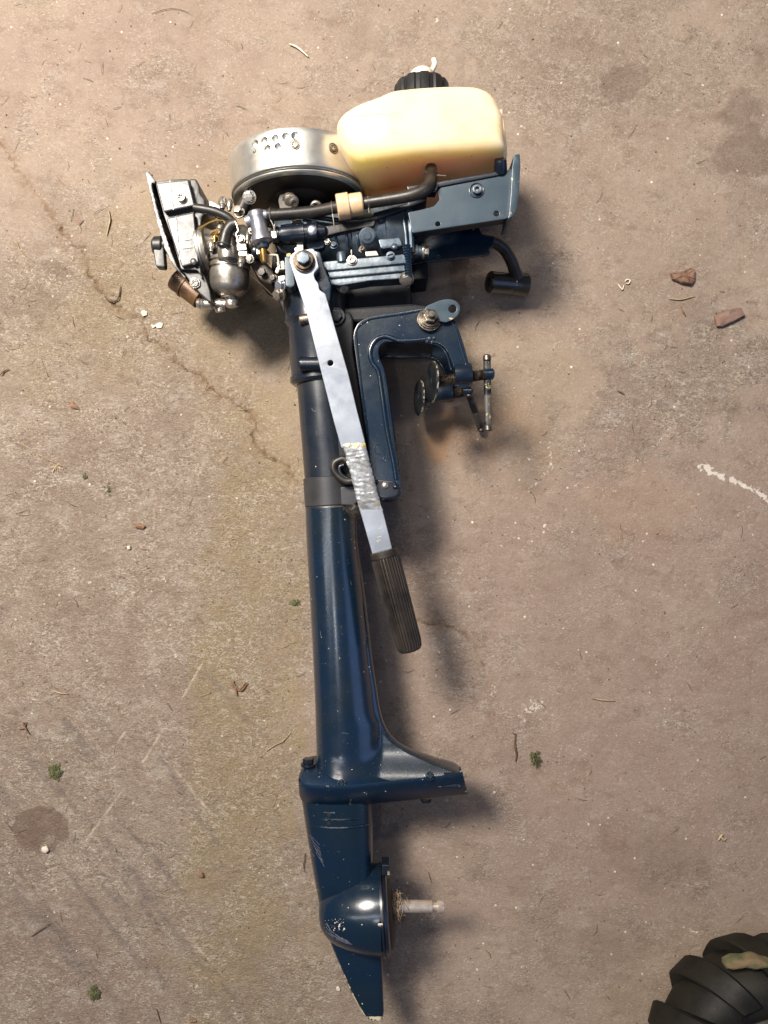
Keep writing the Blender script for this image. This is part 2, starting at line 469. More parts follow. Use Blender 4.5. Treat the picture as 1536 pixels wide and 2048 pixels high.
def sstep(x, a, b):
    t = np.clip((x - a) / (b - a), 0, 1); return t * t * (3 - 2 * t)


def build_floor():
    st = 0.00155
    xs = list(np.arange(-0.52, 0.5201, st)); ys = list(np.arange(-0.68, 0.6801, st))

    def extend(a):
        s = st; lo = [a[0]]; hi = [a[-1]]
        while hi[-1] < 4.0:
            s *= 1.25; hi.append(hi[-1] + s); lo.append(lo[-1] - s)
        return lo[:0:-1] + list(a) + hi[1:]
    xs = np.array(extend(xs)); ys = np.array(extend(ys))
    X, Y = np.meshgrid(xs, ys); ny, nx = X.shape
    U = X / S0 + 768; V = 1024 - Y / S0

    def seg(pts, width, jit=10, seed=1):
        d = np.full(U.shape, 1e9); wu = U + (fbm(U, V, 16, 16, 4, seed, .7) - .5) * jit * 2.6; wv = V + (fbm(U, V, 16, 16, 4, seed + 50, .7) - .5) * jit * 2.6
        for (a, b), (c, e) in zip(pts[:-1], pts[1:]):
            t = np.clip(((wu - a) * (c - a) + (wv - b) * (e - b)) / ((c - a) ** 2 + (e - b) ** 2 + 1e-9), 0, 1)
            d = np.minimum(d, np.hypot(wu - a - t * (c - a), wv - b - t * (e - b)))
        return np.clip(1 - d / width, 0, 1)

    def blob(cx, cy, rx, ry, ang=0, jit=0.5, seed=3, soft=0.35, sc=30):
        a = math.radians(ang); du = U - cx; dv = V - cy
        x = (du * math.cos(a) + dv * math.sin(a)) / rx; y = (-du * math.sin(a) + dv * math.cos(a)) / ry
        r = np.hypot(x, y) + (fbm(U, V, sc, sc, 4, seed) - .5) * 2 * jit
        return sstep(1 - r, -soft * 0.5, soft * 0.5)
    C1 = [(0, 290), (30, 335), (58, 372), (90, 410), (122, 455), (140, 490), (168, 500), (176, 540), (200, 580), (225, 608), (255, 630), (285, 640), (296, 675), (320, 690), (345, 706),
          (362, 728), (395, 748), (432, 785), (470, 808), (500, 828), (512, 845), (506, 880), (520, 905), (548, 922), (575, 935), (588, 962)]
    C2 = [(830, 1238), (858, 1248), (885, 1247), (905, 1255), (930, 1265), (950, 1290), (968, 1330), (985, 1400), (990, 1440), (1010, 1480), (1050, 1530), (1100, 1570), (1160, 1610),
          (1215, 1660), (1250, 1710), (1290, 1780), (1330, 1795), (1390, 1840), (1420, 1880)]
    crack = np.maximum(seg(C1, 4.2, 10, 2), 0.6 * seg(C2, 4.0, 9, 5) * sstep(-V, -1560, -1300))
    crack = np.maximum(crack, 0.9 * seg(C2[:5], 4, 5, 8))
    crack *= sstep(fbm(U, V, 14, 14, 3, 61), .30, .62)
    crwide = np.maximum(seg(C1, 20, 10, 2), 0.5 * seg(C2, 17, 12, 5))
    crline = np.maximum(seg(C1, 17, 10, 2), np.maximum(.93 * seg(C2, 15, 9, 5) * sstep(-V, -1900, -1250), 0.99 * seg(C2[:5], 14, 5, 8)))
    big = fbm(U, V, 260, 260, 5, 21); mid = fbm(U, V, 75, 75, 5, 22); fine = fbm(U, V, 16, 11, 4, 23, 0.7, 0.25)
    grain = fbm(U, V, 9, 6, 3, 24, 0.75, 0.3); streak = fbm(U, V, 340, 26, 4, 25, 0.6, math.radians(52))
    # rough (scaled) concrete on the left and in patches
    rough = sstep(620 - U + (V - 900) * 0.25 + (big - .5) * 700, -160, 260) * sstep(V + (mid - .5) * 300, 380, 620)
    rough = np.maximum(rough, 0.9 * blob(1370, 760, 210, 110, -25, 0.9, 31))
    rough = np.maximum(rough, 0.6 * blob(1180, 120, 330, 130, 0, 0.9, 32))
    rough = np.maximum(rough, 0.5 * sstep(mid + 0.4 * big, 0.74, 0.86))
    # yellow-brown soaked zone
    yel = 1.15 * blob(490, 1400, 112, 640, 4, 0.30, 33, 0.35, 70) + 0.8 * blob(330, 560, 330, 150, -35, .6, 34, 1.0, 90) + 0.6 * blob(520, 1950, 190, 160, 0, .6, 35, 1.0, 90)
    yel += 0.55 * blob(520, 720, 160, 260, 0, .6, 36, 1.0, 100) + 0.4 * blob(950, 780, 200, 180, 0, .7, 37, 1.0, 100)
    yel = np.clip(yel, 0, 1)
    pink = np.clip(blob(1250, 1350, 520, 560, 0, 0.5, 38, 1.1, 150) + 0.6 * blob(220, 130, 400, 150, 0, .6, 39, 1.0, 120) + .8 * blob(160, 1960, 230, 110, 10, .6, 40, .9, 90), 0, 1)
    stain = blob(80, 1662, 52, 46, 20, 0.35, 41, 0.10, 26) * (1 - blob(92, 1690, 9, 20, 30, .8, 42, .3, 10))
    stain = np.maximum(stain, 0.75 * blob(1255, 160, 46, 30, -40, .9, 43, .2, 34) * 0.7)
    stain = np.maximum(stain, 0.5 * blob(1470, 230, 60, 44, -40, 1.0, 44, .5, 40))
    stain = np.maximum(stain, 0.55 * blob(1500, 300, 60, 40, 0, 1.0, 45, .5, 40))
    stain = np.maximum(stain, 0.8 * blob(918, 560, 17, 72, 5, .7, 46, .6, 22))
    stain = np.maximum(stain, 0.55 * blob(112, 538, 34, 16, 20, .8, 47, .5, 20))
    stain = np.maximum(stain, 0.4 * blob(60, 600, 60, 40, 20, .9, 47, .6, 30))
    stain = np.maximum(stain, 0.35 * blob(1300, 1690, 120, 60, 30, 1.2, 48, .8, 50))
    stain = np.maximum(stain, 0.35 * blob(1210, 1900, 90, 50, 0, 1.2, 49, .8, 50))
    stain = np.maximum(stain, 0.45 * blob(1273, 805, 10, 9, 0, .6, 50, .5, 10) + .5 * blob(1237, 1128, 13, 10, 0, .8, 51, .5, 10))
    for a in ([(330, 135), (300, 155)], [(440, 20), (415, 45)], [(246, 185), (246, 200)], [(1440, 88), (1428, 98)]):
        stain = np.maximum(stain, 0.5 * seg(a, 7, 5, 9))
    orange = np.clip(0.8 * blob(880, 870, 22, 60, 5, .9, 52, .8, 26) + 0.5 * blob(935, 860, 120, 60, 0, .9, 53, .9, 50) +   .18 * blob(1280, 1010, 90, 60, 0, .9, 54, .9, 50), 0, 1)
    pale = np.zeros_like(U)
    for pts, w, s in [([(1398, 930), (1440, 950), (1490, 972), (1536, 1000)], 11, 0.9), ([(1350, 848), (1312, 895)], 8, .45), ([(1370, 860), (1345, 910)], 11, .3),
                      ([(1185, 850), (1168, 900)], 7, .4), ([(1095, 885), (1100, 930), (1080, 960), (1060, 980)], 12, .4), ([(1145, 970), (1240, 980)], 6, .4),
                      ([(1440, 840), (1410, 880)], 6, .35), ([(1090, 1050), (1088, 1075)], 9, .6), ([(1350, 1850), (1395, 1868)], 5, .6),
                      ([(1490, 1040), (1510, 1080)], 12, .4), ([(1245, 1250), (1260, 1180)], 3, .15)]:
        pale = np.maximum(pale, s * seg(pts, w, 7, 12) * sstep(fbm(U, V, 7, 7, 3, 55), 0.30, 0.55))
    pale = np.maximum(pale, 0.36 * blob(1066, 1417, 30, 14, -30, .9, 56, .5, 10)); pale = np.maximum(pale, .30 * blob(62, 1392, 18, 14, 0, .7, 57, .5, 14))
    pale = np.maximum(pale, .3 * blob(985, 1382, 10, 16, 20, .6, 58, .4, 12))
    # scored lines lower left
    scratch = np.zeros_like(U)
    for a, b in (((405, 1325), (365, 1395)), ((325, 1460), (285, 1525)), ((242, 1585), (172, 1680)), ((350, 1540), (420, 1625)), ((250, 1465), (235, 1485)), ((365, 1860), (440, 1945)), ((820, 660), (820, 661))):
        scratch = np.maximum(scratch, seg([a, b], 3.2, 2, 60))
    trowel = sstep(streak, 0.55, 0.72) * blob(330, 1720, 330, 330, 30, .5, 62, .9, 90)
    H = (mid - .5) * 0.0018 + rough * (fine - .5) * 0.0011 + (fine - .5) * 0.00035 + rough * (grain - .5) * 0.0008 - trowel * 0.0010
    H -= crack * 0.0022 + crwide ** 2 * 0.0004; H -= scratch * 0.0005; H += pale * (grain - .3) * 0.0006
    pits = sstep(fbm(U, V, 11, 11, 2, 71), 0.78, 0.90); H -= pits * 0.0008
    inside = sstep(0.7 - np.maximum(abs(X) - 0.0, abs(Y) * 0.8), 0, .08); H = H * inside
    verts = np.stack([X, Y, H - 0.0006], -1).reshape(-1, 3)
    I = np.arange(ny * nx).reshape(ny, nx)
    quads = np.stack([I[:-1, :-1], I[:-1, 1:], I[1:, 1:], I[1:, :-1]], -1).reshape(-1, 4)
    me = bpy.data.meshes.new('floor')
    me.vertices.add(len(verts)); me.vertices.foreach_set('co', verts.ravel())
    me.loops.add(quads.size); me.loops.foreach_set('vertex_index', quads.ravel().astype(np.int32))
    me.polygons.add(len(quads)); me.polygons.foreach_set('loop_start', (np.arange(len(quads)) * 4).astype(np.int32))
    me.update(calc_edges=True)
    me.polygons.foreach_set('use_smooth', np.ones(len(quads), bool))
    for nm, arr in (('crack_line', crline), ('crack_side', crwide), ('rough', rough), ('yellow', yel), ('pink', pink), ('stain', stain), ('rusty', orange),
                    ('pale', pale), ('scored', scratch), ('trowel', trowel), ('pit', pits)):
        a = me.attributes.new(nm, 'FLOAT', 'POINT'); a.data.foreach_set('value', arr.ravel().astype(np.float32))
    o = bpy.data.objects.new('floor', me); COL.objects.link(o); o['kind'] = 'structure'
    o['label'] = 'worn pinkish tan concrete floor with cracks and stains'
    # material
    m = bpy.data.materials.new('worn_concrete'); m.use_nodes = True; nt = m.node_tree; N = nt.nodes; L = nt.links; b = N['Principled BSDF']
    tc = N.new('ShaderNodeTexCoord')

    def att(n): a = N.new('ShaderNodeAttribute'); a.attribute_name = n; return a.outputs['Fac']

    def noise(sc, det=5, ro=0.6, st=(1, 1, 1), rot=0.0, dist=0.0):
        mp = N.new('ShaderNodeMapping'); mp.inputs['Scale'].default_value = st; mp.inputs['Rotation'].default_value = (0, 0, rot)
        L.new(tc.outputs['Object'], mp.inputs['Vector'])
        n = N.new('ShaderNodeTexNoise'); n.inputs['Scale'].default_value = sc; n.inputs['Detail'].default_value = det; n.inputs['Roughness'].default_value = ro
        n.inputs['Distortion'].default_value = dist
        L.new(mp.outputs['Vector'], n.inputs['Vector']); return n.outputs['Fac']

    def rp(s, a, c, lo=0.0, hi=1.0):
        r = N.new('ShaderNodeMapRange'); r.inputs['From Min'].default_value = a; r.inputs['From Max'].default_value = c
        r.inputs['To Min'].default_value = lo; r.inputs['To Max'].default_value = hi; L.new(s, r.inputs['Value']); return r.outputs['Result']

    def mul(a, c):
        x = N.new('ShaderNodeMath'); x.operation = 'MULTIPLY'
        for i, s in enumerate((a, c)):
            if isinstance(s, float): x.inputs[i].default_value = s
            else: L.new(s, x.inputs[i])
        return x.outputs[0]

    def mix(f, a, c, bt='MIX'):
        x = N.new('ShaderNodeMix'); x.data_type = 'RGBA'; x.blend_type = bt
        if isinstance(f, float): x.inputs[0].default_value = f
        else: L.new(f, x.inputs[0])
        for i, s in ((6, a), (7, c)):
            if isinstance(s, tuple): x.inputs[i].default_value = (*s, 1)
            else: L.new(s, x.inputs[i])
        return x.outputs[2]
    def mix3(*a):
        o = a[0]
        for x in a[1:]: o = mul(o, x)
        return o
    c = mix(rp(noise(6, 6, .65), .38, .62), (0.272, 0.212, 0.162), (0.214, 0.161, 0.122))
    c = mix(mul(rp(att('pink'), 0, 1, .15, .75), rp(noise(9, 6, .7), .35, .60, .3, 1.0)), c, (0.222, 0.156, 0.126))
    c = mix(rp(noise(26, 6, .75, (1, 1.5, 1), .5), .52, .66, 0, .75), c, (0.165, 0.113, 0.082))
    c = mix(mul(rp(noise(30, 8, .8, (1, 1.4, 1), .2), .52, .62, 0, .60), rp(att('rough'), 0, 1, .40, 1)), c, (0.350, 0.302, 0.255))
    c = mix(mul(att('yellow'), rp(noise(13, 6, .7), .34, .56, .15, .85)), c, (0.246, 0.186, 0.108))
    gate = rp(noise(15, 6, .75), .42, .58, .20, 1.0)
    gate2 = rp(noise(19, 6, .75, (1, 1, 1), 1.3), .40, .56, .20, 1.0)
    rr_ = rp(att('rough'), 0, 1, .20, 1)
    sc1 = rp(noise(150, 7, .8, (1, 1.6, 1), .45, 1.5), .50, .60)
    c = mix(mix3(rr_, gate, sc1, .95), c, (0.480, 0.425, 0.355))
    sc2 = rp(noise(175, 7, .8, (1, 1.7, 1), .45, 1.2), .53, .63)
    c = mix(mix3(rp(att('rough'), 0, 1, .35, 1), gate2, sc2, .95), c, (0.085, 0.062, 0.046))
    c = mix(mul(rp(noise(330, 4, .75), .56, .68, 0, .65), gate), c, (0.125, 0.088, 0.064))
    c = mix(mul(rp(noise(300, 4, .75, (1, 1.5, 1), 1.0), .57, .68, 0, .65), gate2), c, (0.50, 0.43, 0.36))
    c = mix(mul(att('rusty'), .55), c, (0.30, 0.155, 0.065))
    c = mix(mul(rp(att('stain'), .12, .75), rp(noise(60, 5, .7), .3, .6, .45, .85)), c, (0.135, 0.090, 0.066))
    c = mix(mul(att('trowel'), rp(noise(45, 5, .7), .38, .58, .15, .75)), c, (0.145, 0.118, 0.104))
    c = mix(mul(att('crack_side'), rp(noise(90, 6, .75), .46, .6, 0, .8)), c, (0.17, 0.100, 0.052))
    def wob(name, amp, sc, lo, hi):
        q = N.new('ShaderNodeMath'); q.operation = 'MULTIPLY_ADD'; L.new(noise(sc, 6, .75), q.inputs[0]); q.inputs[1].default_value = amp; L.new(att(name), q.inputs[2])
        return rp(q.outputs[0], lo + amp * .5, hi + amp * .5)
    c = mix(mul(wob('crack_line', .34, 120, .80, .86), rp(noise(40, 4, .7), .40, .56, .15, .85)), c, (0.155, 0.102, 0.064))
    c = mix(mul(wob('crack_line', .30, 170, .90, .95), rp(noise(50, 4, .7), .48, .60, .0, .75)), c, (0.055, 0.034, 0.022))
    c = mix(mul(att('scored'), rp(noise(60, 4, .7), .4, .55, .1, .8)), c, (0.55, 0.46, 0.37))
    c = mix(mul(wob('pale', 1.5, 300, .34, .46), .8), c, (0.58, 0.53, 0.47))
    # scattered pale and dark specks
    for sc, th, colr in ((120, .13, (0.62, 0.54, 0.44)), (75, .075, (0.05, 0.034, 0.023)), (150, .14, (0.075, 0.05, 0.035)), (60, .07, (0.70, 0.64, 0.54))):
        v = N.new('ShaderNodeTexVoronoi'); v.inputs['Scale'].default_value = sc; L.new(tc.outputs['Object'], v.inputs['Vector'])
        w = N.new('ShaderNodeTexNoise'); w.inputs['Scale'].default_value = sc * 1.0; w.inputs['Detail'].default_value = 1
        L.new(v.outputs['Position'], w.inputs['Vector'])
        f = mul(rp(v.outputs['Distance'], th * 1.5, th * .8), rp(w.outputs['Fac'], .655, .67))
        c = mix(mul(f, .85), c, colr)
    L.new(c, b.inputs['Base Color'])
    L.new(rp(noise(30, 4), .3, .7, .60, .82), b.inputs['Roughness']); b.inputs['Specular IOR Level'].default_value = 0.35
    n1 = noise(330, 5, .7, (1, 1.6, 1), .4, .6); n2 = noise(900, 3, .7)
    am = N.new('ShaderNodeMath'); am.operation = 'MULTIPLY_ADD'; L.new(n2, am.inputs[0]); am.inputs[1].default_value = .4; L.new(n1, am.inputs[2])
    bp = N.new('ShaderNodeBump'); bp.inputs['Distance'].default_value = 0.0024
    L.new(rp(att('rough'), 0, 1, .45, 1.0), bp.inputs['Strength']); L.new(am.outputs[0], bp.inputs['Height']); L.new(bp.outputs['Normal'], b.inputs['Normal'])
    me.materials.append(m)
    ORG['floor'] = Vector((0, 0, 0))
    return o


floor = build_floor()

# ================================================================== OUTBOARD MOTOR
AX = 0.085                                      # height of the shaft axis above the floor
motor = thing('outboard_motor', 'small dark blue outboard motor with yellowed plastic fuel tank lying on its side on concrete', 'outboard motor', P(700, 1000, 0))


def lerp_tab(tab, x):
    if x <= tab[0][0]: return tab[0][1]
    for (a, b), (c, d) in zip(tab[:-1], tab[1:]):
        if x <= c: return b + (d - b) * (x - a) / (c - a)
    return tab[-1][1]


def smax(a, b, k):
    h = max(k - abs(a - b), 0) / k
    return max(a, b) + h * h * k * 0.25


# ---- lower leg (teardrop column flaring into the exhaust snout)
def build_leg():
    XL = [(1015, 610.5), (1080, 613), (1197, 620), (1288, 625), (1400, 630), (1500, 633), (1530, 632), (1562, 622)]
    XR = [(1015, 713), (1080, 716), (1197, 731), (1320, 745), (1413, 759), (1440, 766), (1458, 774), (1472, 784), (1484, 797), (1492, 810), (1501, 830), (1509, 852), (1518, 877), (1524, 898),
          (1529, 914), (1535, 920), (1562, 923)]
    rows = [1015 + (1440 - 1015) * i / 36 for i in range(37)] + [1440 + (1554 - 1440) * i / 44 for i in range(1, 45)]
    m_ = 56; top = []
    for py in rows:
        xl = P(lerp_tab(XL, py), py, AX).x; xr = P(lerp_tab(XR, py), py, AX).x; y = P(0, py, AX).y
        R = 0.0283; xc = xl + R
        flare = float(sstep(np.array(py), 1492.0, 1560.0)); fl2 = float(sstep(np.array(py), 1455.0, 1556.0))
        xe = min(xr, xl + 2 * R + max(0, (xr - xl - 2 * R)) * (0.62 if py < 1440 else 0.62)) if py < 1440 else xl + 2 * R + 0.0145
        xe = min(xe, xr); row = []
        for j in range(m_):
            u = (1 - math.cos(math.pi * j / (m_ - 1))) / 2 * 0.6 + 0.4 * j / (m_ - 1)
            x = xl + (xr - xl) * u
            T = R + 0.0085 * flare
            if x < xc: e = T * math.sqrt(max(0, 1 - ((xc - x) / R) ** 2))
            else: e = T * math.sqrt(max(0, 1 - ((x - xc) / max(xe - xc, 1e-4)) ** 2)) if x < xe else 0
            ft = 0.0075 + 0.0215 * fl2 ** 1.6
            v = (xr - x) / 0.006
            fe = ft * math.sqrt(max(0, 1 - max(0, 1 - v) ** 2)) if x > xc else 0
            f = smax(e, fe, 0.006 + 0.012 * fl2) if x > xc else e
            if x > xe - 0.002 and v < 1: f = min(f, fe + 1e-4)
            row.append((x, y, AX + f, AX - f * (1.0 if x < xc else 1.0 - .55 * min(1, (x - xc) / .03))))
        top.append(row)
    m = M(); m.grid(top, len(top), m_)

    def wear(x, y, z):
        d = abs(z - AX); return 0.42 if (d < 0.012 and y < P(0, 1500, AX).y and x > 0.03) else 0.0
    return mkobj('leg', m, 'navydust', motor, None, 50, wear)


leg = build_leg()

# upper tube, collars
m = M(); m.lathe(P(645, 764, AX), P(661, 957, AX), [(0, .0283), (1, .0283)], 56)
tube_up = mkobj('upper_tube', m, 'tubepaint', motor)
m = M(); m.lathe(P(660.5, 955, AX), P(664, 1016, AX), [(0, .0291), (.02, .0297), (.9, .0297), (.93, .0285), (.97, .0285), (1, .0291)], 56)
mkobj('clamp_band', m, 'band', motor, 'grey metal band round the leg tube')
m = M(); m.lathe(P(626, 560, AX), P(642, 768, AX), [(0, .036), (.20, .036), (.30, .035), (.34, .0355), (.40, .0355), (.42, .033), (.46, .0315), (.92, .0318), (.93, .0335), (.97, .0335), (1, .030)], 56)
mkobj('steering_collar', m, 'tubepaint', motor)
m = M(); m.lathe(P(640, 634, AX + 0.031), P(598, 641, AX + 0.030), [(0, .008), (.55, .008), (.56, .006), (.94, .006), (1, .004)], 20)
mkobj('bolt', m, 'steel', motor)
m = M(); m.lathe(P(655, 728, AX + .035), P(598, 728, AX + .034), [(0, .0075), (.94, .0075), (1, .006)], 24, mod=lambda i, n, t: 1 + 0.05 * (i % 2))
mkobj('steering_stop', m, 'navydark', motor, 'short black ribbed stub on the steering collar')


# ---- exhaust snout / plate across the leg
def build_snout():
    xs = [600.2, 601.0, 603, 606, 611, 618, 628, 642, 670, 704, 750, 795, 840, 877, 905, 917, 921]
    RID = [(600, 1560), (606, 1570), (617, 1575), (642, 1578), (704, 1578), (795, 1567), (877, 1558), (921, 1550)]
    BOT = [(600, 1590), (605, 1600), (622, 1611), (674, 1617), (746, 1608), (827, 1600), (921, 1589), (934, 1588)]
    TOP = [(600, 1545), (604, 1534), (611, 1528), (628, 1527), (760, 1533), (860, 1537), (921, 1533)]
    WD = [(600, .016), (601, .021), (603, .027), (606, .032), (611, .036), (618, .039), (628, .0405), (704, .041), (795, .039), (877, .037), (934, .036)]
    rings = []
    for x in xs:
        w = lerp_tab(WD, x); hr = AX + w; hb = AX + w * 0.42
        slant = 0 if x < 917 else 1
        X = P(x, 1560, AX).x
        yt = P(0, lerp_tab(TOP, x), AX).y; yr = P(0, lerp_tab(RID, x), hr).y; yb = P(0, lerp_tab(BOT, x), hb).y
        k_ = float(sstep(np.array(float(x)), 690, 850)); b0 = .62 - .42 * k_; mx = lambda a, c: a + (c - a) * k_
        half = [(yt, 0), (yt, b0 * w), (yt - mx(.0012, .002), mx(.74, .36) * w), (yt - mx(.0045, .006), mx(.86, .60) * w), ((yt + yr) / 2 - .003, mx(.96, .86) * w), (yr + .0035, .995 * w), (yr + .0010, w), (yr - .0008, .985 * w), (yb + .001, .46 * w), (yb, .40 * w), (yb, 0)]
        ring = [Vector((X + (0.0075 * (yt - a) / 0.03 if slant else 0), a, AX + b)) for a, b in half] + [Vector((X + (0.0075 * (yt - a) / 0.03 if slant else 0), a - (.009 * k_ if a > yb + .012 else 0), AX - b * (1 - .68 * k_))) for a, b in half[-2:0:-1]]
        rings.append(ring)
    m = M(); m.loft(rings, True, False)
    # open end: inner lip and dark hollow
    last = rings[-1]; c = sum(last, Vector()) / len(last)
    lip = [c + (p - c) * 0.86 for p in last]; deep = [p + Vector((-0.02, 0, 0)) for p in lip]
    m.loft([last, lip], False, False); m.loft([lip, deep], False, True, mi=1)

    def wear(x, y, z): return 0.46 if x > P(912, 0, AX).x else (0.44 if z > AX + .034 and x < P(680, 0, .12).x and y < P(0, 1566, .12).y else (.38 if z > AX + .033 and y < P(0, 1560, .12).y else 0))
    return mkobj('exhaust_snout', m, ['snoutpaint', 'hole'], motor, 'flat sideways exhaust snout with chipped open end', 32, wear)


snout = build_snout()
for x, y in ((683, 1567), (860, 1552)):
    m = M(); hh = AX + .0395; ringwire(m, P(x, y, hh), (0, 0.1, 1), 7.3 * S(hh), .0007); m.lathe(P(x, y, hh - .004), P(x, y, hh + .0010), [(0, .0030), (.8, .0030), (1, .0024)], 20)
    mkobj('screw', m, 'navy', snout)
m = M(); bolt(m, P(616.5, 1529, .095), (0, 1, 0), .0062, .0055, 'hex', True)
mkobj('bolt', m, 'navydark', snout)
m = M(); bolt(m, P(852, 1596, .085), (0, -1, 0), .0062, .004, 'hex', False)
mkobj('bolt', m, 'navydark', snout)


# ---- strut and skeg
def sheet(XL, XR, rows, TT, expo, m_=30, edge=0.004):
    top = []
    for py in rows:
        xl = P(lerp_tab(XL, py), py, AX).x; xr = P(lerp_tab(XR, py), py, AX).x; y = P(0, py, AX).y; row = []
        for j in range(m_):
            u = (1 - math.cos(math.pi * j / (m_ - 1))) / 2; v = abs(2 * u - 1)
            f = lerp_tab(TT, py) * max(0, 1 - v ** expo) ** 0.5
            row.append((xl + (xr - xl) * u, y, AX + f, AX - f))
        top.append(row)
    m = M(); m.grid(top, len(rows), m_); return m


XLs = [(1590, 603), (1607, 605), (1660, 613), (1742, 626.5), (1788, 635), (1828, 642), (1844, 649), (1888, 662), (1930, 680), (1988, 704), (2030, 728), (2036, 738)]
XRs = [(1590, 746), (1720, 746), (1745, 747), (1903, 763), (2026, 768), (2036, 764)]
m = sheet(XLs, XRs, [1592 + i * 8 for i in range(36)], [(1590, .025), (1650, .0235), (1760, .021), (1870, .010)], 3.0)
strut = mkobj('gearcase_strut', m, 'navy', motor, None, 50, lambda x, y, z: .40 if (x < P(650, 0, AX).x and abs(z - AX) < .014) else 0)
for k, (y, x0, x1) in enumerate(((1624, 617, 676), (1637.5, 614, 722), (1654, 620, 737))):
    pts = []
    for i in range(13):
        px = x0 + (x1 - x0) * i / 12; v = (px - 612) / (746 - 612) * 2 - 1; f = .0243 * max(0.05, 1 - abs(v) ** 3) ** .5
        pts.append(P(px, y + 1.5 - 8 * (abs((px - 675) / 70)) ** 2, AX + f - .0002))
    m = M(); m.tube(pts, [.0004] + [.0013] * 11 + [.0004], 8, 3); mkobj('rib', m, 'navy', strut)
for y in (1630, 1646):
    m = M(); c = P(658, y, AX + .0245); m.lathe(c - Vector((0, 0, .003)), c + Vector((0, 0, .0004)), [(0, .0021), (1, .0021)], 14); mkobj('water_hole', m, 'hole', strut)
m = sheet(XLs, XRs, [1868 + i * 7 for i in range(24)] + [2033, 2036], [(1860, .010), (1900, .0062), (2020, .0048), (2036, .0040)], 5.0)


def skegwear(x, y, z):
    py = 1024 - y / S(AX); px = 768 + x / S(AX)
    e = px - lerp_tab(XLs, py)
    w = 0.0
    if e < 5 and py > 1950: w = .62
    elif e < 4: w = .47
    if py > 2027: w = .62
    return w


mkobj('skeg', m, 'navy', motor, 'dark blue skeg with worn cream edges', 50, skegwear)

# ---- gearcase bullet
R = 0.0462
ga = P(638, 1822, AX); gb = P(762, 1818, AX)
m = M(); m.lathe(ga, gb, [(0, 0), (.01, .010), (.035, .017), (.08, .0225), (.16, .0280), (.28, .0335), (.42, .0378), (.56, .0412), (.7, .0440), (.84, .0457), (.95, R), (1, R)], 64)
gc = mkobj('gearcase', m, 'navy', motor, None, 40, lambda x, y, z: .47 if (x < P(690, 0, AX).x and P(0, 1885, AX).y < y < P(0, 1843, AX).y) else 0)
m = M(); m.lathe(P(763, 1818, AX), P(778, 1817, AX), [(0, R - .001), (.02, R + .0010), (.30, R + .0012), (.34, R - .002), (.42, R - .002), (.46, R + .0003), (.85, R - .001), (1, R - .004)], 64)
fl = mkobj('gearcase_cap', m, 'navydark', motor, 'round end cap of the gearcase')
m = M(); m.lathe(P(777, 1817, AX), P(786, 1816, AX), [(0, .0400), (.5, .036), (1, .024)], 48); mkobj('seal', m, 'hole', fl)
for y, hh in ((1741, .105), (1894, .098)):
    m = M(); m.prism([rnd([(-.0042, -.006), (.0042, -.006), (.0042, .006), (-.0042, .006)], .001, 2)], hh, hh - .02, .0008, M4=Matrix.Translation((P(771, y, hh).x, P(0, y, hh).y, 0)))
    mkobj('lug', m, 'navydark', fl)
m = M(); bolt(m, P(775, 1748, .105), (1, 0, 0), .0045, .003, 'hex', False); mkobj('bolt', m, 'steel', fl)
m = M(); c = P(761, 1854, .1295); m.prism([rnd([(-.0026, -.0060), (.0026, -.0060), (.0030, .0045), (-.0022, .0062)], .001, 2)], .0, -.0012, .0003, M4=frame(c, (0.0, -.62, .78), math.pi))
mkobj('paint_chip', m, 'cream', gc, 'bare cream patch where the paint has flaked off')
m = M(); m.lathe(P(780, 1812, AX), P(888, 1813, AX), [(0, .0068), (.10, .0068), (.11, .0064), (.775, .0064), (.785, .0060), (.786, .0043), (.868, .0043), (.869, .0066), (.985, .0066), (1, .0059)], 32)
shaft = mkobj('propeller_shaft', m, 'shaft', motor, 'bare steel propeller shaft without a propeller')
m = M()
for k in range(26):
    a0 = random.uniform(0, 6.28); pts = []; cx = random.uniform(787, 801); rr = random.uniform(.009, .017)
    for i in range(7):
        a = a0 + i * random.uniform(.35, .7); r2 = rr * random.uniform(.8, 1.15); c = P(cx + random.uniform(-5, 5) + i * .6, 1813, AX)
        pts.append(c + Vector((0, math.cos(a) * r2, math.sin(a) * r2)))
    m.tube(pts, random.uniform(.00025, .0005), 5, 3)
for pts in ([(795, 1788, .1), (806, 1787, .098), (813, 1795, .09), (818, 1806, .092)], [(800, 1830, .09), (812, 1832, .09), (803, 1848, .06), (801, 1870, .02)], [(803, 1856, .03), (820, 1846, .02), (838, 1840, .004)],
            [(792, 1786, .1), (803, 1796, .1), (815, 1816, .094), (819, 1822, .09), (808, 1821, .088)], [(790, 1845, .08), (787, 1856, .06), (797, 1846, .05), (808, 1836, .06)]):
    m.tube([P(*p) for p in pts], .00035, 5, 4)
mkobj('tangled_fibre', m, 'fibre', shaft, 'dry grass fibres wound round the shaft')

# ---- tiller arm: flat silver bar, rough welded part, thinner bar, ribbed grip
hz = lambda py: 0.152 - (py - 520) * (0.152 - 0.130) / 580.0


def leverplate(pts, th, bev, r, holes=(), m=None, dz=0.0):
    m = m or M()
    q = [P(x, y, hz(y) + dz) for x, y in pts]; loop = rnd([tuple(v[:2]) for v in q], r, 4)
    hs = [circ(P(x, y, hz(y) + dz), rr * S(.145), 24) for x, y, rr in holes]

    def zf(x, y): return -(0.27 - y) * 0.0705
    # solve plane: z = 0.152 at y(520), 0.130 at y(1100)
    y0 = P(0, 520, .152).y; y1 = P(0, 1100, .130).y; sl = (.152 - .130) / (y0 - y1)
    return m.prism([loop] + hs, .152 + dz, .152 + dz - th, bev, lambda x, y: (y - y0) * sl)


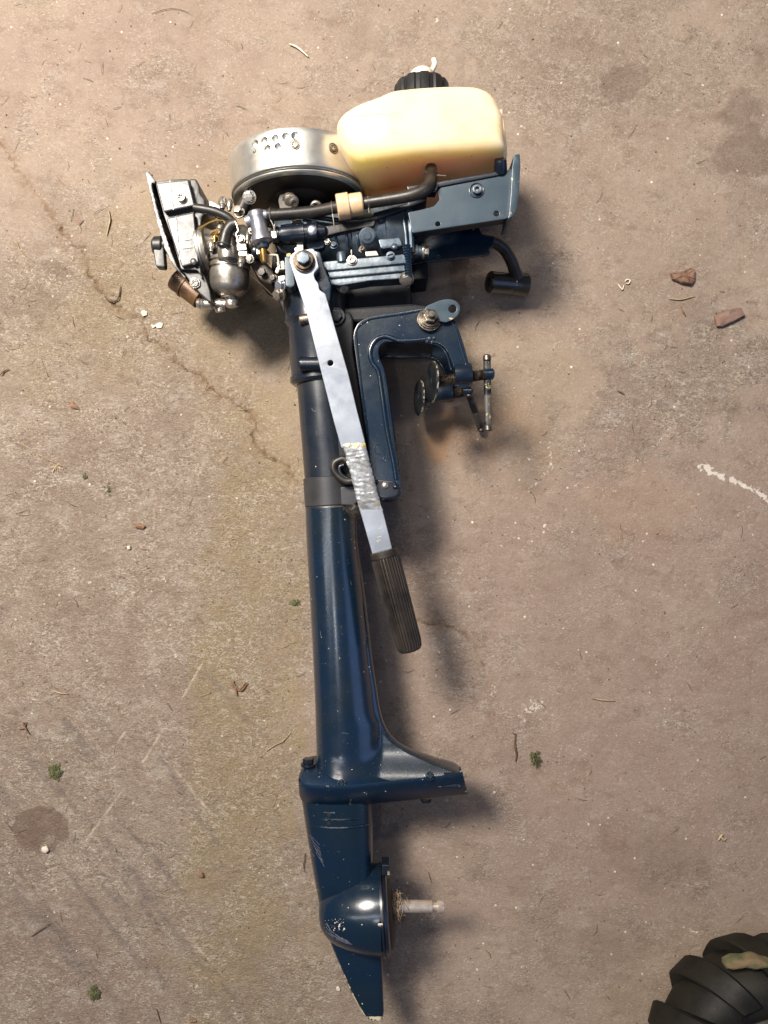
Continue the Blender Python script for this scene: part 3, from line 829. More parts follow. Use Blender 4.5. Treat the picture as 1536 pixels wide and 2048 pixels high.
m = leverplate([(578, 520), (583, 508), (592, 502), (626, 496), (631, 503), (638, 536), (627, 548), (631, 560), (637, 566), (639, 580), (651, 587), (674, 668), (697, 748), (714, 820), (730, 882), (727, 893), (683, 897), (668, 845), (640, 735), (612, 622)],
               .009, .0009, .002, [(661, 726, 5.6)])
arm = mkobj('tiller_arm', m, 'silverlever', motor, 'long flat silver painted tiller bar')


def weldmesh():
    rows = 60; cols = 14; top = []
    r2 = random.Random(3)
    for i in range(rows + 1):
        t = i / rows; py = 883 + (1022 - 883) * t
        xl = lerp_tab([(883, 684), (900, 688), (925, 694), (960, 704), (1000, 713), (1022, 720)], py); xr = lerp_tab([(883, 729), (900, 733), (925, 740), (960, 749), (1000, 759), (1022, 766)], py)
        xl += r2.uniform(-1.1, 1.1); xr += r2.uniform(-1.1, 1.1); row = []
        for j in range(cols + 1):
            u = j / cols; p = P(xl + (xr - xl) * u, py, hz(py) + .0012)
            amp = math.sin(math.pi * min(t * 8, 1, (1 - t) * 6) / 2)
            z = hz(py) + amp * (.0014 * math.sin(math.pi * min(1, u * 6, (1 - u) * 6) / 2) + .00032 * math.sin(t * 88 + 3.0 * math.sin(u * 4 + t * 21)) * (.4 + .6 * math.sin(t * 17 + u * 3) ** 2) + r2.uniform(-.00042, .00042)) - .0002
            row.append((p.x, p.y, z, z - .010))
        top.append(row)
    m = M(); m.grid(top, rows + 1, cols + 1); return m


def wweld(x, y, z):
    py = 1024 - y / S(.14)
    return .56 if (884 < py < 895 or 1000 < py < 1016 and x > P(748, 0, .14).x) else .30


mkobj('weld', weldmesh(), 'weld', arm, 'rough hammered weld patch with yellowed edges', 60, wweld)
m = leverplate([(716, 1010), (763, 1012), (775, 1058), (786, 1104), (746, 1114), (728, 1050)], .009, .0009, .001)
mkobj('tiller_bar', m, 'silverlever', arm)
m = M()
for pts in ([(754, 1075), (763, 1073)], [(757, 1083), (759, 1078), (761, 1083)], [(753, 1080), (756, 1086), (755, 1080)], [(757, 1057), (762, 1057)]):
    m.tube([P(x, y, hz(y) + .0001) for x, y in pts], .0004, 6, 1)
mkobj('scratch_mark', m, 'flake', arm)
# grip
g0 = P(766, 1100, .125); g1 = P(821, 1300, .117)


def gripmod(i, n, t): return 1.0 + (0.065 if (i // 2) % 2 == 0 else -0.065) * (1 if 0.07 < t < 0.97 else 0)


m = M(); m.lathe(g0, g1, [(0, .0135), (.015, .0150), (.06, .0152), (.07, .0146), (.10, .0146), (.5, .0140), (.92, .0132), (.975, .0130), (.99, .0122), (1, .0108)], 112, mod=gripmod)
mkobj('rubber_grip', m, 'grip', arm, 'black ribbed rubber grip on the tiller end', 25)
# pivot bolt
pv = P(608, 523, .152)
m = M(); T = frame(pv, (0.02, 0.05, 1))
m.prism([circ((0, 0), .0112, 40)], .0022, -.001, .0005, M4=T); m.prism([circ((0, 0), .0098, 40)], .0052, .002, .0008, M4=T)
mh = M(); mh.prism([rnd(hexpts(.0070), .0020, 3)], .0108, .0045, .0009, M4=T)
mkobj('pivot_bolt', mh, 'casting', arm, 'grey hex head of the tiller pivot', 30)
mkobj('pivot_washer', m, 'oldsteel', arm, 'large rusty bolt holding the tiller arm', 30)

# ---- transom clamp bracket
BR = [(706, 676), (708, 660), (716, 645), (730, 636), (746, 631), (800, 623), (847, 615), (872, 612), (895, 624), (912, 643), (921, 668), (931, 700), (941, 738), (943, 770), (912, 775),
      (911, 750), (905, 727), (896, 704), (886, 692), (872, 685), (852, 683), (803, 686), (788, 684), (772, 683), (761, 690), (757, 701), (759, 716), (768, 734), (775, 770), (786, 852), (801, 960),
      (804, 984), (798, 997), (780, 1002), (762, 1001), (746, 985), (740, 930), (731, 862), (720, 780)]
HN, HF = .122, .044
m = M(); m.prism([pxpoly(BR, HN, .004, 4)], HN, HN - .010, .0012)
near = mkobj('clamp_bracket', m, 'navy', motor, None, 35, lambda x, y, z: .36 if z > HN - .002 else 0)
# raised rim along outer and inner edge
m = M(); outer = [(713, 676), (713, 662), (720, 651), (733, 642), (748, 637), (802, 629), (846, 621)]
m.tube([P(x, y, HN) for x, y in [(741, 950), (735, 862), (724, 780), (714, 690)] + outer[1:]], .0011, 8, 5)
m.tube([P(x, y, HN) for x, y in [(905, 645), (914, 668), (924, 702), (936, 740)]], .0011, 8, 5)
mkobj('rim', m, 'navy', near)
m = M(); m.tube([P(x, y, HN) for x, y in [(850, 679), (803, 682), (786, 677), (770, 673), (754, 678), (744, 690), (740, 706), (744, 724), (756, 742), (762, 775), (773, 855), (787, 925), (792, 958)]], .0026, 10, 5)
m.tube([P(x, y, HN - .001) for x, y in [(768, 752), (774, 800), (783, 860), (796, 960)]], .0012, 8, 4)
m.tube([P(x, y, HN - .001) for x, y in [(852, 686), (872, 689), (884, 696), (894, 710), (902, 740)]], .0010, 8, 4)
mkobj('inner_rim', m, 'navy', near)
m = M(); ringwire(m, P(759, 899, HN), (0, 0, 1), 10 * S(HN), .0005); mkobj('casting_mark', m, 'navy', near)
# inner web (depth of the casting)
m = M(); m.prism([pxpoly([(764, 735), (776, 770), (788, 852), (803, 962), (795, 990), (785, 985), (776, 900), (764, 800), (756, 745)], HN - .008, .002)], HN - .009, HF, .001)
m.prism([pxpoly([(757, 700), (760, 688), (772, 681), (850, 680), (872, 684), (870, 676), (850, 670), (765, 672), (748, 686), (748, 720), (764, 738)], HN - .008, .002)], HN - .0095, HF, .001)
mkobj('bracket_web', m, 'navydark', near)
BF = [(x, y) for x, y in BR]
m = M(); loop = [tuple(P(x, y, HN)[:2]) for x, y in BF]; m.prism([rnd(loop, .004, 4)], HF, HF - .010, .0012)
far = mkobj('clamp_bracket', m, 'navy', motor)
# swivel block between brackets and tube
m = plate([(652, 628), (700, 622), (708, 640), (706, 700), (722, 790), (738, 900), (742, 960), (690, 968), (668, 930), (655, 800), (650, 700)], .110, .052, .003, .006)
mkobj('swivel_bracket', m, 'shadeblack', motor)
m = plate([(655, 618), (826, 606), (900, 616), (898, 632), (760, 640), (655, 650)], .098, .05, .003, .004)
mkobj('pivot_tube', m, 'shadeblack', motor)
m = M(); bolt(m, P(672, 633, .112), (0, 0, 1), .007, .004, 'hex', True, .9); mkobj('bolt', m, 'navydark', motor)
# tilt bolt and tab
tb = plate([(848, 625), (852, 612), (880, 600), (897, 597), (913, 601), (922, 614), (917, 630), (903, 640), (893, 645), (868, 640)], .129, .1255, .0006, .004, [(905, 617.5, 8)])
mkobj('tilt_tab', tb, 'navyplate', motor, 'grey tab with a round hole and worn cream rim', 30, lambda x, y, z: .52 if math.hypot(x - P(904, 617, .129).x, y - P(904, 617, .129).y) > .0092 and x > P(890, 0, .129).x else .25)
m = M(); T = frame(P(858, 640, .124), (0.12, 0.18, 1))
m.prism([circ((0, 0), .0125, 40)], .0016, -.002, .0004, M4=T); m.prism([circ((0, 0), .0110, 40)], .004, .0016, .0004, M4=T); m.prism([circ((0, 0), .0098, 40)], .0062, .0040, .0004, M4=T)
bolt(m, T @ Vector((0, 0, .006)), (0.12, .18, 1), .0078, .0055, 'hex', False, .5, .004)
mkobj('tilt_bolt', m, 'steel', motor, 'rusty hex bolt with stacked washers', 30)
m = M()
for x, y, r in ((853, 683, .0016), (858, 677, .0018), (864, 684, .0015), (867, 676, .0016), (848, 679, .0013)): m.lathe(P(x, y, HN - .001), P(x + 2, y, HN + .0022), [(0, r), (.7, r), (1, r * .5)], 10)
mkobj('weld_spatter', m, 'casting', near)


def threads(m, a, b, r, n=11, pitch=.0014):
    L_ = (Vector(b) - Vector(a)).length; k = int(L_ / pitch); prof = [(0, r * .85)]
    for i in range(k): prof += [((i + .25) / k, r), ((i + .75) / k, r * .84)]
    m.lathe(a, b, prof + [(1, r * .85)], 20)


def clampscrew(padx, pady, x0, x1, bx0, bx1, y, ye, h, hx, hy0, hy1, slant, pr=.0218):
    m = M(); threads(m, P(padx + 6, pady, h), P(x1 + 8, ye, h), .0060)
    sc = mkobj('clamp_screw', m, 'steel', motor)
    m = M(); c_ = P(padx, pady, h); d_ = Vector((.975, 0, -.21)); m.lathe(c_ - d_ * .0025, c_ + d_ * .0050, [(0, .004), (.12, .005), (.14, pr * .93), (.32, pr), (.50, pr), (.62, pr * .9), (.7, .009), (1, .007)], 44)
    mkobj('clamp_pad', m, 'padpaint', sc, 'round clamp pad with chipped paint', 38, lambda x, y, z, c=P(padx, pady, h): .55 if math.hypot(y - c.y, z - c.z) > pr * .95 else .30)
    m = M(); m.lathe(P(bx0, (y + ye) / 2, h), P(bx1, ye, h), [(0, .0092), (.02, .0117), (.9, .0117), (.97, .0110), (1, .0092)], 36)
    mkobj('screw_boss', m, 'bosspaint', near if h > .08 else far)
    m = M(); m.lathe(P(x1, ye, h), P(x1 + 20, ye, h), [(0, .0057), (.85, .0060), (1, .0045)], 24)
    mkobj('screw_head', m, 'navy', sc)
    m = M(); m.tube([P(hx, hy0, h), P((hx + slant) , hy1, h - .005 if h > .08 else .009)], .0040, 14, 1, flat=.7)
    hb = mkobj('handle_bar', m, 'chipbar', sc, 'thin bar with chipped yellow, black and bare patches', 38, lambda x, y, z: .46)
    for (x, yy, hh) in ((hx, hy0, h), (hx + slant, hy1, h - .005 if h > .08 else .009)):
        m = M(); c = P(x, yy, hh); d = Vector((0, .0035, 0)); m.lathe(c - d, c + d, [(0, .003), (.2, .0043), (.8, .0043), (1, .003)], 16); mkobj('end_knob', m, 'steel', hb)
    return sc


# banded bar paint
cb = mat('chipped_bar_paint', (0.006, 0.010, 0.018), 0.35, 0.3, (0.10, 0.09, 0.08), 30, 3.0, 0.3, 300, chip=(0.42, 0.37, 0.17))
MT['chipbar'] = cb
MT['bosspaint'] = mat('boss_navy_paint', (0.003, 0.010, 0.022), 0.35, 0.0, (0.006, 0.012, 0.02), 30, 0.6, 0.1, 400, coat=0.3, chip=CREAM, edge=0.5)
MT['padpaint'] = mat('chipped_pad_paint', (0.008, 0.012, 0.018), 0.4, 0.3, (0.03, 0.03, 0.03), 60, 1.0, 0.4, 300, chip=(0.40, 0.37, 0.26))
clampscrew(864, 764, 876, 968, 908, 944, 752, 748, .118, 974, 716, 856, 2)
clampscrew(838, 796, 850, 925, 872, 905, 790, 783, .052, 938, 788, 858, 24, .0205)

# rubber loop, hinge bits at the leg band
m = M(); lp = [(706, 962), (690, 962), (674, 950), (667, 938), (669, 926), (678, 920), (688, 918), (700, 930), (712, 945)]
m.tube([P(x, y, .122) for x, y in lp], .0036, 12, 5)
mkobj('hinge_loop', m, 'rubber', motor, 'black looped hinge ear beside the leg')
m = M(); m.tube([P(x, y, .121) for x, y in [(705, 960), (694, 957), (684, 950), (679, 941), (680, 933), (688, 930)]], .0021, 10, 5); mkobj('hinge_loop', m, 'navydark', motor)
m = plate([(669, 975), (710, 970), (722, 985), (720, 1000), (706, 1012), (671, 1010)], .112, .07, .0015, .002); mkobj('band_ear', m, 'band', motor)
m = M(); bolt(m, P(711, 1018, .105), (.2, -.5, 1), .0085, .008, 'hex', True, .4); mkobj('nut', m, 'steel', motor, 'tarnished nut on the leg band')
m = plate([(730, 955), (790, 962), (800, 975), (797, 992), (775, 1000), (745, 992), (728, 975)], .1265, .11, .0018, .004); mkobj('hinge_plate', m, 'navydark', motor)
for x, y, r in ((770, 971, 8), (752, 964, 5), (791, 974, 5)):
    boltobj('rivet', x, y, .126, r, .003, motor, 'dome', 'bright' if r > 6 else 'navydark', washer=False)

# ================================================================== POWERHEAD
# flywheel
ang = math.radians(4.0)
fa = Vector((math.sin(-ang) * 1.0, math.cos(ang), 0.0)).normalized()   # axis towards image top
fr = Vector((math.cos(ang), math.sin(ang), 0))
fc = P(598.5, 395, AX)
RF = .0735
m = M(); c0 = fc; c1 = fc + fa * .0405
m.lathe(c0, c1, [(0, RF - .011), (.0, RF - .004), (.0, RF - .0036), (.02, RF - .0034), (.03, RF - .0004), *[(.06 + .84 * i / 14, RF) for i in range(15)], (.97, RF - .0008), (1, RF - .003), (1.02, RF - .006), (1.0, RF - .011), (1.12, .040), (1.2, .03), (1.2, .001)], 128)
fly = mkobj('flywheel', m, 'flywheel', motor, 'silver flywheel drum with drilled balance holes', 28)
m = M(); m.lathe(c0 - fa * .0050, c0 - fa * .0022, [(0, RF - .0078), (0, RF - .0026), (.5, RF - .0012), (1, RF - .0016), (1, RF - .006)], 128)
mkobj('flywheel_rim', m, 'flywheel', fly, None, 28)
m = M(); m.lathe(c0 - fa * .0030, c0 + fa * .0010, [(0, RF - .0055), (0, RF - .0048), (1, RF - .0048)], 128); mkobj('rim_groove', m, 'hole', fly)
m = M(); m.lathe(c0 - fa * .0056, c0 + fa * .002, [(0, 0), (.02, RF - .0085), (1, RF - .0085)], 96)
mkobj('stator_plate', m, 'inner', fly, 'dark oily plate closing the flywheel')
m = M(); m.lathe(c0 - fa * .014, c0 - fa * .004, [(0, .0), (.02, .016), (.3, .026), (.6, .033), (1, .036)], 64)
hubp = mkobj('crankcase_hub', m, 'inner', motor)


def on_rim(px, py, rr):
    """point of the drum surface seen at this pixel"""
    o = Vector((0, 0, CZ)); d = (P(px, py, 0) - o)
    # solve |((o+td)-c) perp to axis| = RF
    a = o - c0; dp = d - fa * d.dot(fa); ap = a - fa * a.dot(fa)
    A = dp.dot(dp); B = 2 * dp.dot(ap); C = ap.dot(ap) - RF * RF
    t = (-B - math.sqrt(B * B - 4 * A * C)) / (2 * A); p = o + d * t
    nrm = ((p - c0) - fa * (p - c0).dot(fa)).normalized()
    return p, nrm


cut = M()
for px, py, r in ((510.5, 287, 7.2), (529, 281, 7.6), (550.6, 276, 7.8), (571, 272, 8), (590, 271, 8.2), (535, 297, 7.6), (555.5, 292, 7.4), (509, 303, 4)):
    p, nr = on_rim(px, py, 0); rr = r * S(.14)
    cut.lathe(p + nr * .003, p - nr * .0042, [(0, rr), (.75, rr), (1, rr * .15)], 20)
cuto = mkobj('cutter', cut, 'flywheel')
cuto.location = ORG['cutter']
bmod = fly.modifiers.new('drill', 'BOOLEAN'); bmod.operation = 'DIFFERENCE'; bmod.object = cuto; bmod.solver = 'EXACT'
bpy.context.view_layer.update()
dg = bpy.context.evaluated_depsgraph_get()
newme = bpy.data.meshes.new_from_object(fly.evaluated_get(dg), depsgraph=dg)
fly.modifiers.clear(); fly.data = newme; newme.name = 'flywheel'
newme.set_sharp_from_angle(angle=math.radians(24))
bpy.data.objects.remove(cuto)
for px, py in ((589, 290), (667, 297)):
    p, nr = on_rim(px, py, 0); m = M(); ringwire(m, p, nr, 10 * S(.14), .0006, 24, 6); bolt(m, p - nr * .0008, nr, 8 * S(.14), .0016, 'cross', False, .2)
    mkobj('screw', m, 'steel', fly)
# stator bits in front of plate
m = plate([(556, 400), (560, 388), (588, 382), (592, 396), (590, 416), (560, 420)], .128, .08, .001, .002); mkobj('coil_block', m, 'inner', motor)
m = M(); bolt(m, P(579, 399, .128), (0, -.7, .7), .0055, .004, 'hex', True); bolt(m, P(586, 402, .128), (0.3, -.7, .7), .0045, .006, 'cross', True); mkobj('coil_bolt', m, 'bright', motor)
m = M(); ringwire(m, P(632, 413, .125), (0, -.5, .8), .0045, .0018, 24, 8); mkobj('cable_eye', m, 'alu', motor)
boltobj('nut', 500, 377, .118, 9.5, .010, motor, 'dome', 'alu', (-.1, .8, .7), True)
boltobj('nut', 499, 394, .120, 10.5, .006, motor, 'hex', 'bright', (-.1, -.4, .9), True)
boltobj('nut', 479, 426, .118, 8.5, .007, motor, 'hex', 'bright', (-.1, .2, .9), True)
m = M(); m.tube([P(498, 392, .112), P(488, 410, .112), (P(480, 428, .112))], .007, 12, 4); mkobj('coil_bracket', m, 'inner', motor)

# fuel tank
OUT = [(674, 262), (674, 246), (684, 231), (712, 212), (756, 196), (785, 182), (842, 176), (894, 173), (952, 174), (978, 184), (992, 200), (998, 215), (1006, 230), (1007, 258), (1009, 285)]
tl = [P(x, y, .160) for x, y in OUT]
tb_ = [P(1010, 330, .150), P(985, 300, .165), P(842, 303, .165), P(717, 320, .165), P(690, 318, .155), P(676, 300, .15)]
yb0 = P(720, 318, .165).y
outl = [tuple(v[:2]) for v in tl] + [(P(1012, 0, .157).x, yb0 + .011), (P(842, 0, .165).x, yb0 + .0065), (P(722, 0, .165).x, yb0 - .001), (P(697, 0, .160).x, P(0, 306, .165).y), (P(679, 0, .155).x, P(0, 288, .155).y)]
loop = rnd(outl, .008, 4)
cx = sum(p[0] for p in loop) / len(loop); cy = sum(p[1] for p in loop) / len(loop)


def offs(l, d):
    n = len(l); out = []
    ar = sum(l[i][0] * l[(i + 1) % n][1] - l[(i + 1) % n][0] * l[i][1] for i in range(n)); sg = 1 if ar > 0 else -1
    for i in range(n):
        a = Vector(l[i - 2]); c = Vector(l[(i + 2) % n]); e = (c - a).normalized(); nn = Vector((-e.y, e.x)) * sg; b = Vector(l[i]); out.append((b.x + nn.x * d, b.y + nn.y * d))
    return out


zt, zb, rr = .168, .004, .012
levels = []
for k in range(7):
    a = math.pi / 2 * k / 6; levels.append((zt - rr + rr * math.cos(a) * 1.0, rr * (1 - math.sin(a))))
mids = [(.130, 0.0), (.092, .0006), (.088, .0014), (.080, .0014), (.076, .0006), (.040, 0)]
low = [(zb + rr - rr * math.cos(math.pi / 2 * k / 6), rr * (1 - math.sin(math.pi / 2 * k / 6))) for k in range(6, -1, -1)]
rings = []
for z, d in [(z, d) for z, d in levels] + mids + low:
    lp_ = [(cx + (x - cx) * (1 - d / .078), cy + (y - cy) * (1 - d / .034)) for x, y in loop]
    rings.append([Vector((x, y, z)) for x, y in lp_])
m = M()
inner = [[Vector((cx + (p.x - cx) * s, cy + (p.y - cy) * s, zt + dz)) for p in rings[0]] for s, dz in ((.0, .0012), (.5, .0010), (.85, .0004))]
m.loft(inner + rings, True, True)
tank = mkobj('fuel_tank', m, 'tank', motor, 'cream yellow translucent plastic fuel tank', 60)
m = M(); sp = rings[8]
m.tube([P(x, y, .169) for x, y in [(690, 232), (740, 230), (830, 228), (880, 232), (920, 246), (950, 272)]], .00010, 5, 5); mkobj('mould_seam', m, 'rust', tank)
# tank shoulder ledges on the right
m = plate([(999, 213), (1006, 224), (1012, 260), (1016, 312), (1008, 326), (999, 300)], .120, .06, .003, .004); mkobj('tank_shoulder', m, 'tankside', tank)
# cap
kc = P(845, 0, .097).x; ky0 = P(0, 182, .160).y; ky1 = .4632
c0k = Vector((kc, ky0 - .004, .097)); c1k = Vector((kc - .001, ky1, .097))


def capmod(i, n, t):
    return 1.0 - (0.055 if (i % 8) < 3 else 0.0) * (1 if t > .28 else 0)


m = M(); m.lathe(c0k, c1k, [(0, .0300), (.22, .0312), (.27, .0312), (.29, .0305), (.92, .0300), (.98, .0285), (1, .026)], 96, mod=capmod)
cap = mkobj('tank_cap', m, 'black', tank, 'black ribbed screw cap on the fuel tank', 30)
m = M(); m.lathe(c1k + Vector((0, -.001, .012)), c1k + Vector((0, .009, .012)), [(0, .0125), (.7, .0125), (1, .009)], 24)
m.tube([c1k + Vector((.010, .006, .016)), c1k + Vector((.013, .012, .018)), c1k + Vector((.012, .018, .017))], .0028, 10, 4)
mkobj('vent_plug', m, 'cream', tank, 'cream vent plug on top of the tank cap')
m = M(); m.lathe(P(728, 361, .10) + Vector((0, .002, 0)), P(728, 361, .10) - Vector((0, .0012, 0)), [(0, .0028), (1, .0022)], 14); mkobj('drain_dimple', m, 'rust', tank)

# tank bracket plate
BP = [(816, 424), (838, 420), (868, 412), (880, 398), (874, 384), (884, 372), (988, 350), (1010, 344), (1022, 335), (1024, 380), (1021, 418), (1014, 437), (825, 466)]
bk = plate(BP, .140, .1375, .0006, .002, [(876, 448, 5), (993, 427, 5.5)])
tbk = mkobj('tank_bracket', bk, 'navyplate', motor, 'grey blue sheet metal tank bracket', 30, lambda x, y, z: .42 if (x > P(1014, 0, .14).x or y < P(0, 452, .14).y and x < P(835, 0, .14).x) else 0)
m = M(); m.prism([pxpoly([(826, 463), (1014, 434), (1013, 431), (825, 460)], .1385)], .1385, .120, 0); mkobj('lower_flange', m, 'navydark', tbk)
m = plate([(814, 372), (860, 366), (988, 343), (1000, 344), (1000, 350), (985, 353), (876, 374), (872, 384), (816, 382)], .142, .128, .0008, .001); mkobj('upper_flange', m, 'navydark', tbk)
m = plate([(1024, 336), (1028, 309), (1040, 307), (1041, 330), (1038, 392), (1034, 418), (1026, 433), (1016, 438), (1019, 420), (1022, 380)], .147, .100, .0010, .0015)
mkobj('side_flange', m, 'navyplate', tbk, None, 30, lambda x, y, z: .42 if z > .1455 else .2)
m = M(); m.lathe(P(1001, 344, .138), P(1001, 318, .147), [(0, .0068), (.3, .0066), (.9, .0062), (1, .0055)], 24); mkobj('tank_peg', m, 'navydark', tbk)
m = M(); T = frame(P(953, 381, .140), (0, 0, 1)); m.prism([circ((0, 0), .0078, 32), circ((0, 0), .0066, 32)], .0012, -.001, .0004, M4=T); mkobj('recess_ring', m, 'navydark', tbk)
boltobj('bolt', 954, 381, .1405, 9.5, .0042, tbk, 'socket', 'casting', washer=False)
# second, deeper plate and cowling
m = plate([(815, 460), (958, 445), (960, 460), (964, 467), (975, 473), (990, 472), (986, 493), (978, 498), (981, 506), (974, 510), (848, 525), (822, 530)], .088, .083, .0008, .001, [(947, 457, 2.5), (876, 514, 3)])
mkobj('lower_bracket', m, 'navy', motor)
# spark plug lead and boot
m = M(); m.tube([P(930, 478, .070), P(975, 480, .066), P(1003, 493, .058), P(1020, 517, .048), P(1029, 540, .040), P(1034, 556, .034)], [.0062, .0065, .0067, .0068, .0070, .0075], 20, 6)
lead = mkobj('spark_plug_lead', m, 'rubber', motor, 'thick black ignition lead curving down')
m = M(); m.lathe(P(977, 564, .036), P(1053, 571, .022), [(0, .0085), (0, .0110), (.04, .0128), (.10, .0126), (.40, .0124), (.60, .0122), (.62, .0130), (.88, .0132), (.94, .0140), (.97, .0140), (1, .0115)], 40)
bt = mkobj('spark_plug_boot', m, 'boot', lead, 'black rubber spark plug cap with open end')
m = M(); m.lathe(P(975.8, 564, .0363), P(990, 565.4, .0335), [(0, .0055), (1, .0055)], 24); mkobj('socket_hole', m, 'hole', lead)

# cylinder / crankcase body
m = M(); m.lathe(P(556, 486, .085), P(822, 462, .085), [(0, .026), (.06, .031), (.30, .0335), (.55, .0335), (.56, .0375), (.80, .0375), (.81, .0395), (.86, .0395), (.87, .0385), (.95, .0385), (1, .036)], 64)
crank = mkobj('crankcase', m, 'casting', motor, 'greasy dark blue crankcase and cylinder', 35)
m = plate([(545, 520), (560, 440), (640, 432), (700, 428), (812, 415), (820, 520), (700, 540), (590, 560), (556, 580)], .082, .03, .003, .006); mkobj('engine_block', m, 'shadeblack', motor)
m = plate([(655, 566), (820, 548), (826, 612), (662, 628)], .074, .03, .003, .004); mkobj('exhaust_box', m, 'shadeblack', motor)
m = M(); m.lathe(P(735, 472, .119), P(735, 472, .1265), [(0, .0088), (.8, .0088), (.82, .0078), (1, .0074)], 32); m.lathe(P(735, 472, .1255), P(735, 472, .1270), [(0, .0050), (.4, .0048), (1, .0036)], 24); mkobj('core_plug', m, 'casting', crank, 'round pressed plug in the crankcase')
m = M(); m.tube([P(x, y, .123) for x, y in [(805, 414), (808, 440), (812, 470), (814, 500)]], .0018, 8, 4); m.tube([P(x, y, .122) for x, y in [(818, 416), (820, 440), (823, 480), (824, 505)]], .0030, 8, 4)
mkobj('cylinder_flange', m, 'casting', crank)
# black arm and strap beneath the hose
m = plate([(648, 452), (690, 446), (745, 432), (752, 438), (748, 452), (700, 460), (665, 468), (640, 476)], .1285, .12, .001, .002); mkobj('cable_strap', m, 'rubber', motor)
m = plate([(745, 425), (815, 405), (822, 380), (812, 372), (850, 372), (855, 400), (815, 416), (750, 440)], .1305, .105, .0015, .003); mkobj('tank_stay', m, 'navydark', motor)
# linkage cylinder
m = M(); m.lathe(P(540, 472, .128), P(655, 462, .128), [(0, .005), (.03, .0055), (.04, .0085), (.16, .0090), (.17, .0078), (.20, .0078), (.21, .0100), (.40, .0105), (.42, .0102), (.60, .0105), (.61, .0092), (.66, .0092), (.67, .0108), (.82, .0108), (.84, .007), (.96, .006), (1, .003)], 40)
lk = mkobj('throttle_barrel', m, 'navydark', motor, 'dark blue horizontal linkage barrel')
boltobj('rivet', 624, 460, .137, 10.5, .0022, lk, 'dome', 'tap', washer=False)
m = plate([(543, 462), (553, 461), (554, 476), (544, 477)], .138, .125, .0006, .001); mkobj('linkage_end', m, 'bright', lk)
m = M(); m.tube([P(550, 447, .137), P(549, 462, .137)], .0013, 8, 1); mkobj('linkage_pin', m, 'alu', lk)
for q in ([(583, 438), (602, 436), (604, 442), (594, 451), (585, 450)], [(594, 486), (606, 484), (607, 502), (590, 504), (589, 496), (594, 494)]):
    m = plate(q, .127, .12, .0005, .001); mkobj('alloy_tab', m, 'alu', motor)
m = plate([(572, 507), (582, 505), (582, 516), (573, 515)], .129, .12, .0006, .002); mkobj('paint_blob', m, 'yellow', motor)
m = M(); m.tube([P(x, y, .132) for x, y in [(556, 532), (557, 526), (555, 512), (551, 510), (541, 510), (537, 513), (537, 522), (538, 530)]], .0011, 8, 4); mkobj('wire_clip', m, 'flake', motor)
m = plate([(569, 513), (583, 512), (588, 540), (590, 570), (582, 576), (571, 572)], .134, .10, .001, .002); mkobj('steering_lug', m, 'navyplate', motor)
m = plate([(628, 498), (641, 503), (648, 530), (656, 552), (663, 570), (660, 615), (650, 612), (644, 590), (632, 570), (628, 530)], .138, .095, .0015, .003); mkobj('steering_arm', m, 'navy', motor)
m = plate([(545, 500), (600, 498), (640, 510), (660, 560), (655, 630), (575, 650), (556, 600), (540, 560)], .098, .04, .004, .008); mkobj('swivel_head', m, 'shadeblack', motor)
for q, hh in (([(553, 523), (568, 520), (570, 540), (556, 540)], .128), ([(556, 552), (570, 549), (571, 560), (558, 566)], .126), ([(553, 533), (562, 535), (556, 548), (549, 545)], .123)):
    m = plate(q, hh, hh - .01, .0008, .002); mkobj('alloy_lug', m, 'alu', motor)
m = M(); bolt(m, P(560, 588, .118), (-.6, -.5, .6), .0058, .005, 'hex', True); mkobj('bolt', m, 'alu', motor)
m = M(); bolt(m, P(562, 570, .121), (-.5, -.3, .8), .0050, .004, 'hex', True); mkobj('bolt', m, 'tap', motor)
m = M(); bolt(m, P(525, 545, .112), (-.2, 0, 1), .0045, .004, 'hex', False); mkobj('bolt', m, 'inner', motor)
# exhaust cover: three stacked layers, bolts
LQ = [([(640, 528), (648, 523), (806, 508), (812, 512), (814, 526), (654, 541)], .1295, .112, 'covermetal'), ([(648, 530), (810, 515), (817, 522), (818, 541), (660, 556)], .1262, .105, 'covermetal'),
      ([(655, 545), (812, 530), (822, 538), (822, 556), (740, 561), (680, 571), (662, 569)], .1230, .10, 'covermetal')]
ec = None
for q, a, b_, k in LQ:
    m = plate(q, a, b_, .0009, .0015); o_ = mkobj('cover_layer' if ec else 'exhaust_cover', m, k, ec or motor, None if ec else 'ribbed grey blue exhaust cover plate'); ec = ec or o_
boltobj('screw', 704, 521, .130, 7.5, .0022, ec, 'cross', 'bright'); boltobj('screw', 781, 512, .130, 6.5, .0022, ec, 'slot', 'casting')
m = M(); m.tube([P(703, 500, .131), P(704, 520, .131)], .0010, 8, 1); mkobj('pin', m, 'bright', ec)
m = M(); m.lathe(P(684, 525, .128), P(682, 505, .128), [(0, .0052), (.8, .0050), (1, .0040)], 20); mkobj('stub', m, 'casting', ec)
m = plate([(731, 503), (753, 501), (758, 511), (732, 513)], .131, .12, .0006, .001); mkobj('locating_tab', m, 'alu', ec)
m = M(); threads(m, P(813, 490, .128), P(817, 556, .124), .0046, pitch=.0026); mkobj('stud', m, 'navy', ec)
m = M(); bolt(m, P(813, 558, .122), (0, -.6, .8), .0058, .005, 'hex', True); mkobj('bolt', m, 'alu', ec)
m = M(); bolt(m, P(789, 494, .128), (0, .4, .8), .0040, .003, 'dome', False); mkobj('bolt', m, 'casting', ec)
m = M(); bolt(m, P(686, 573, .112), (.2, -.7, .6), .0052, .005, 'hex', True); mkobj('bolt', m, 'bright', ec)
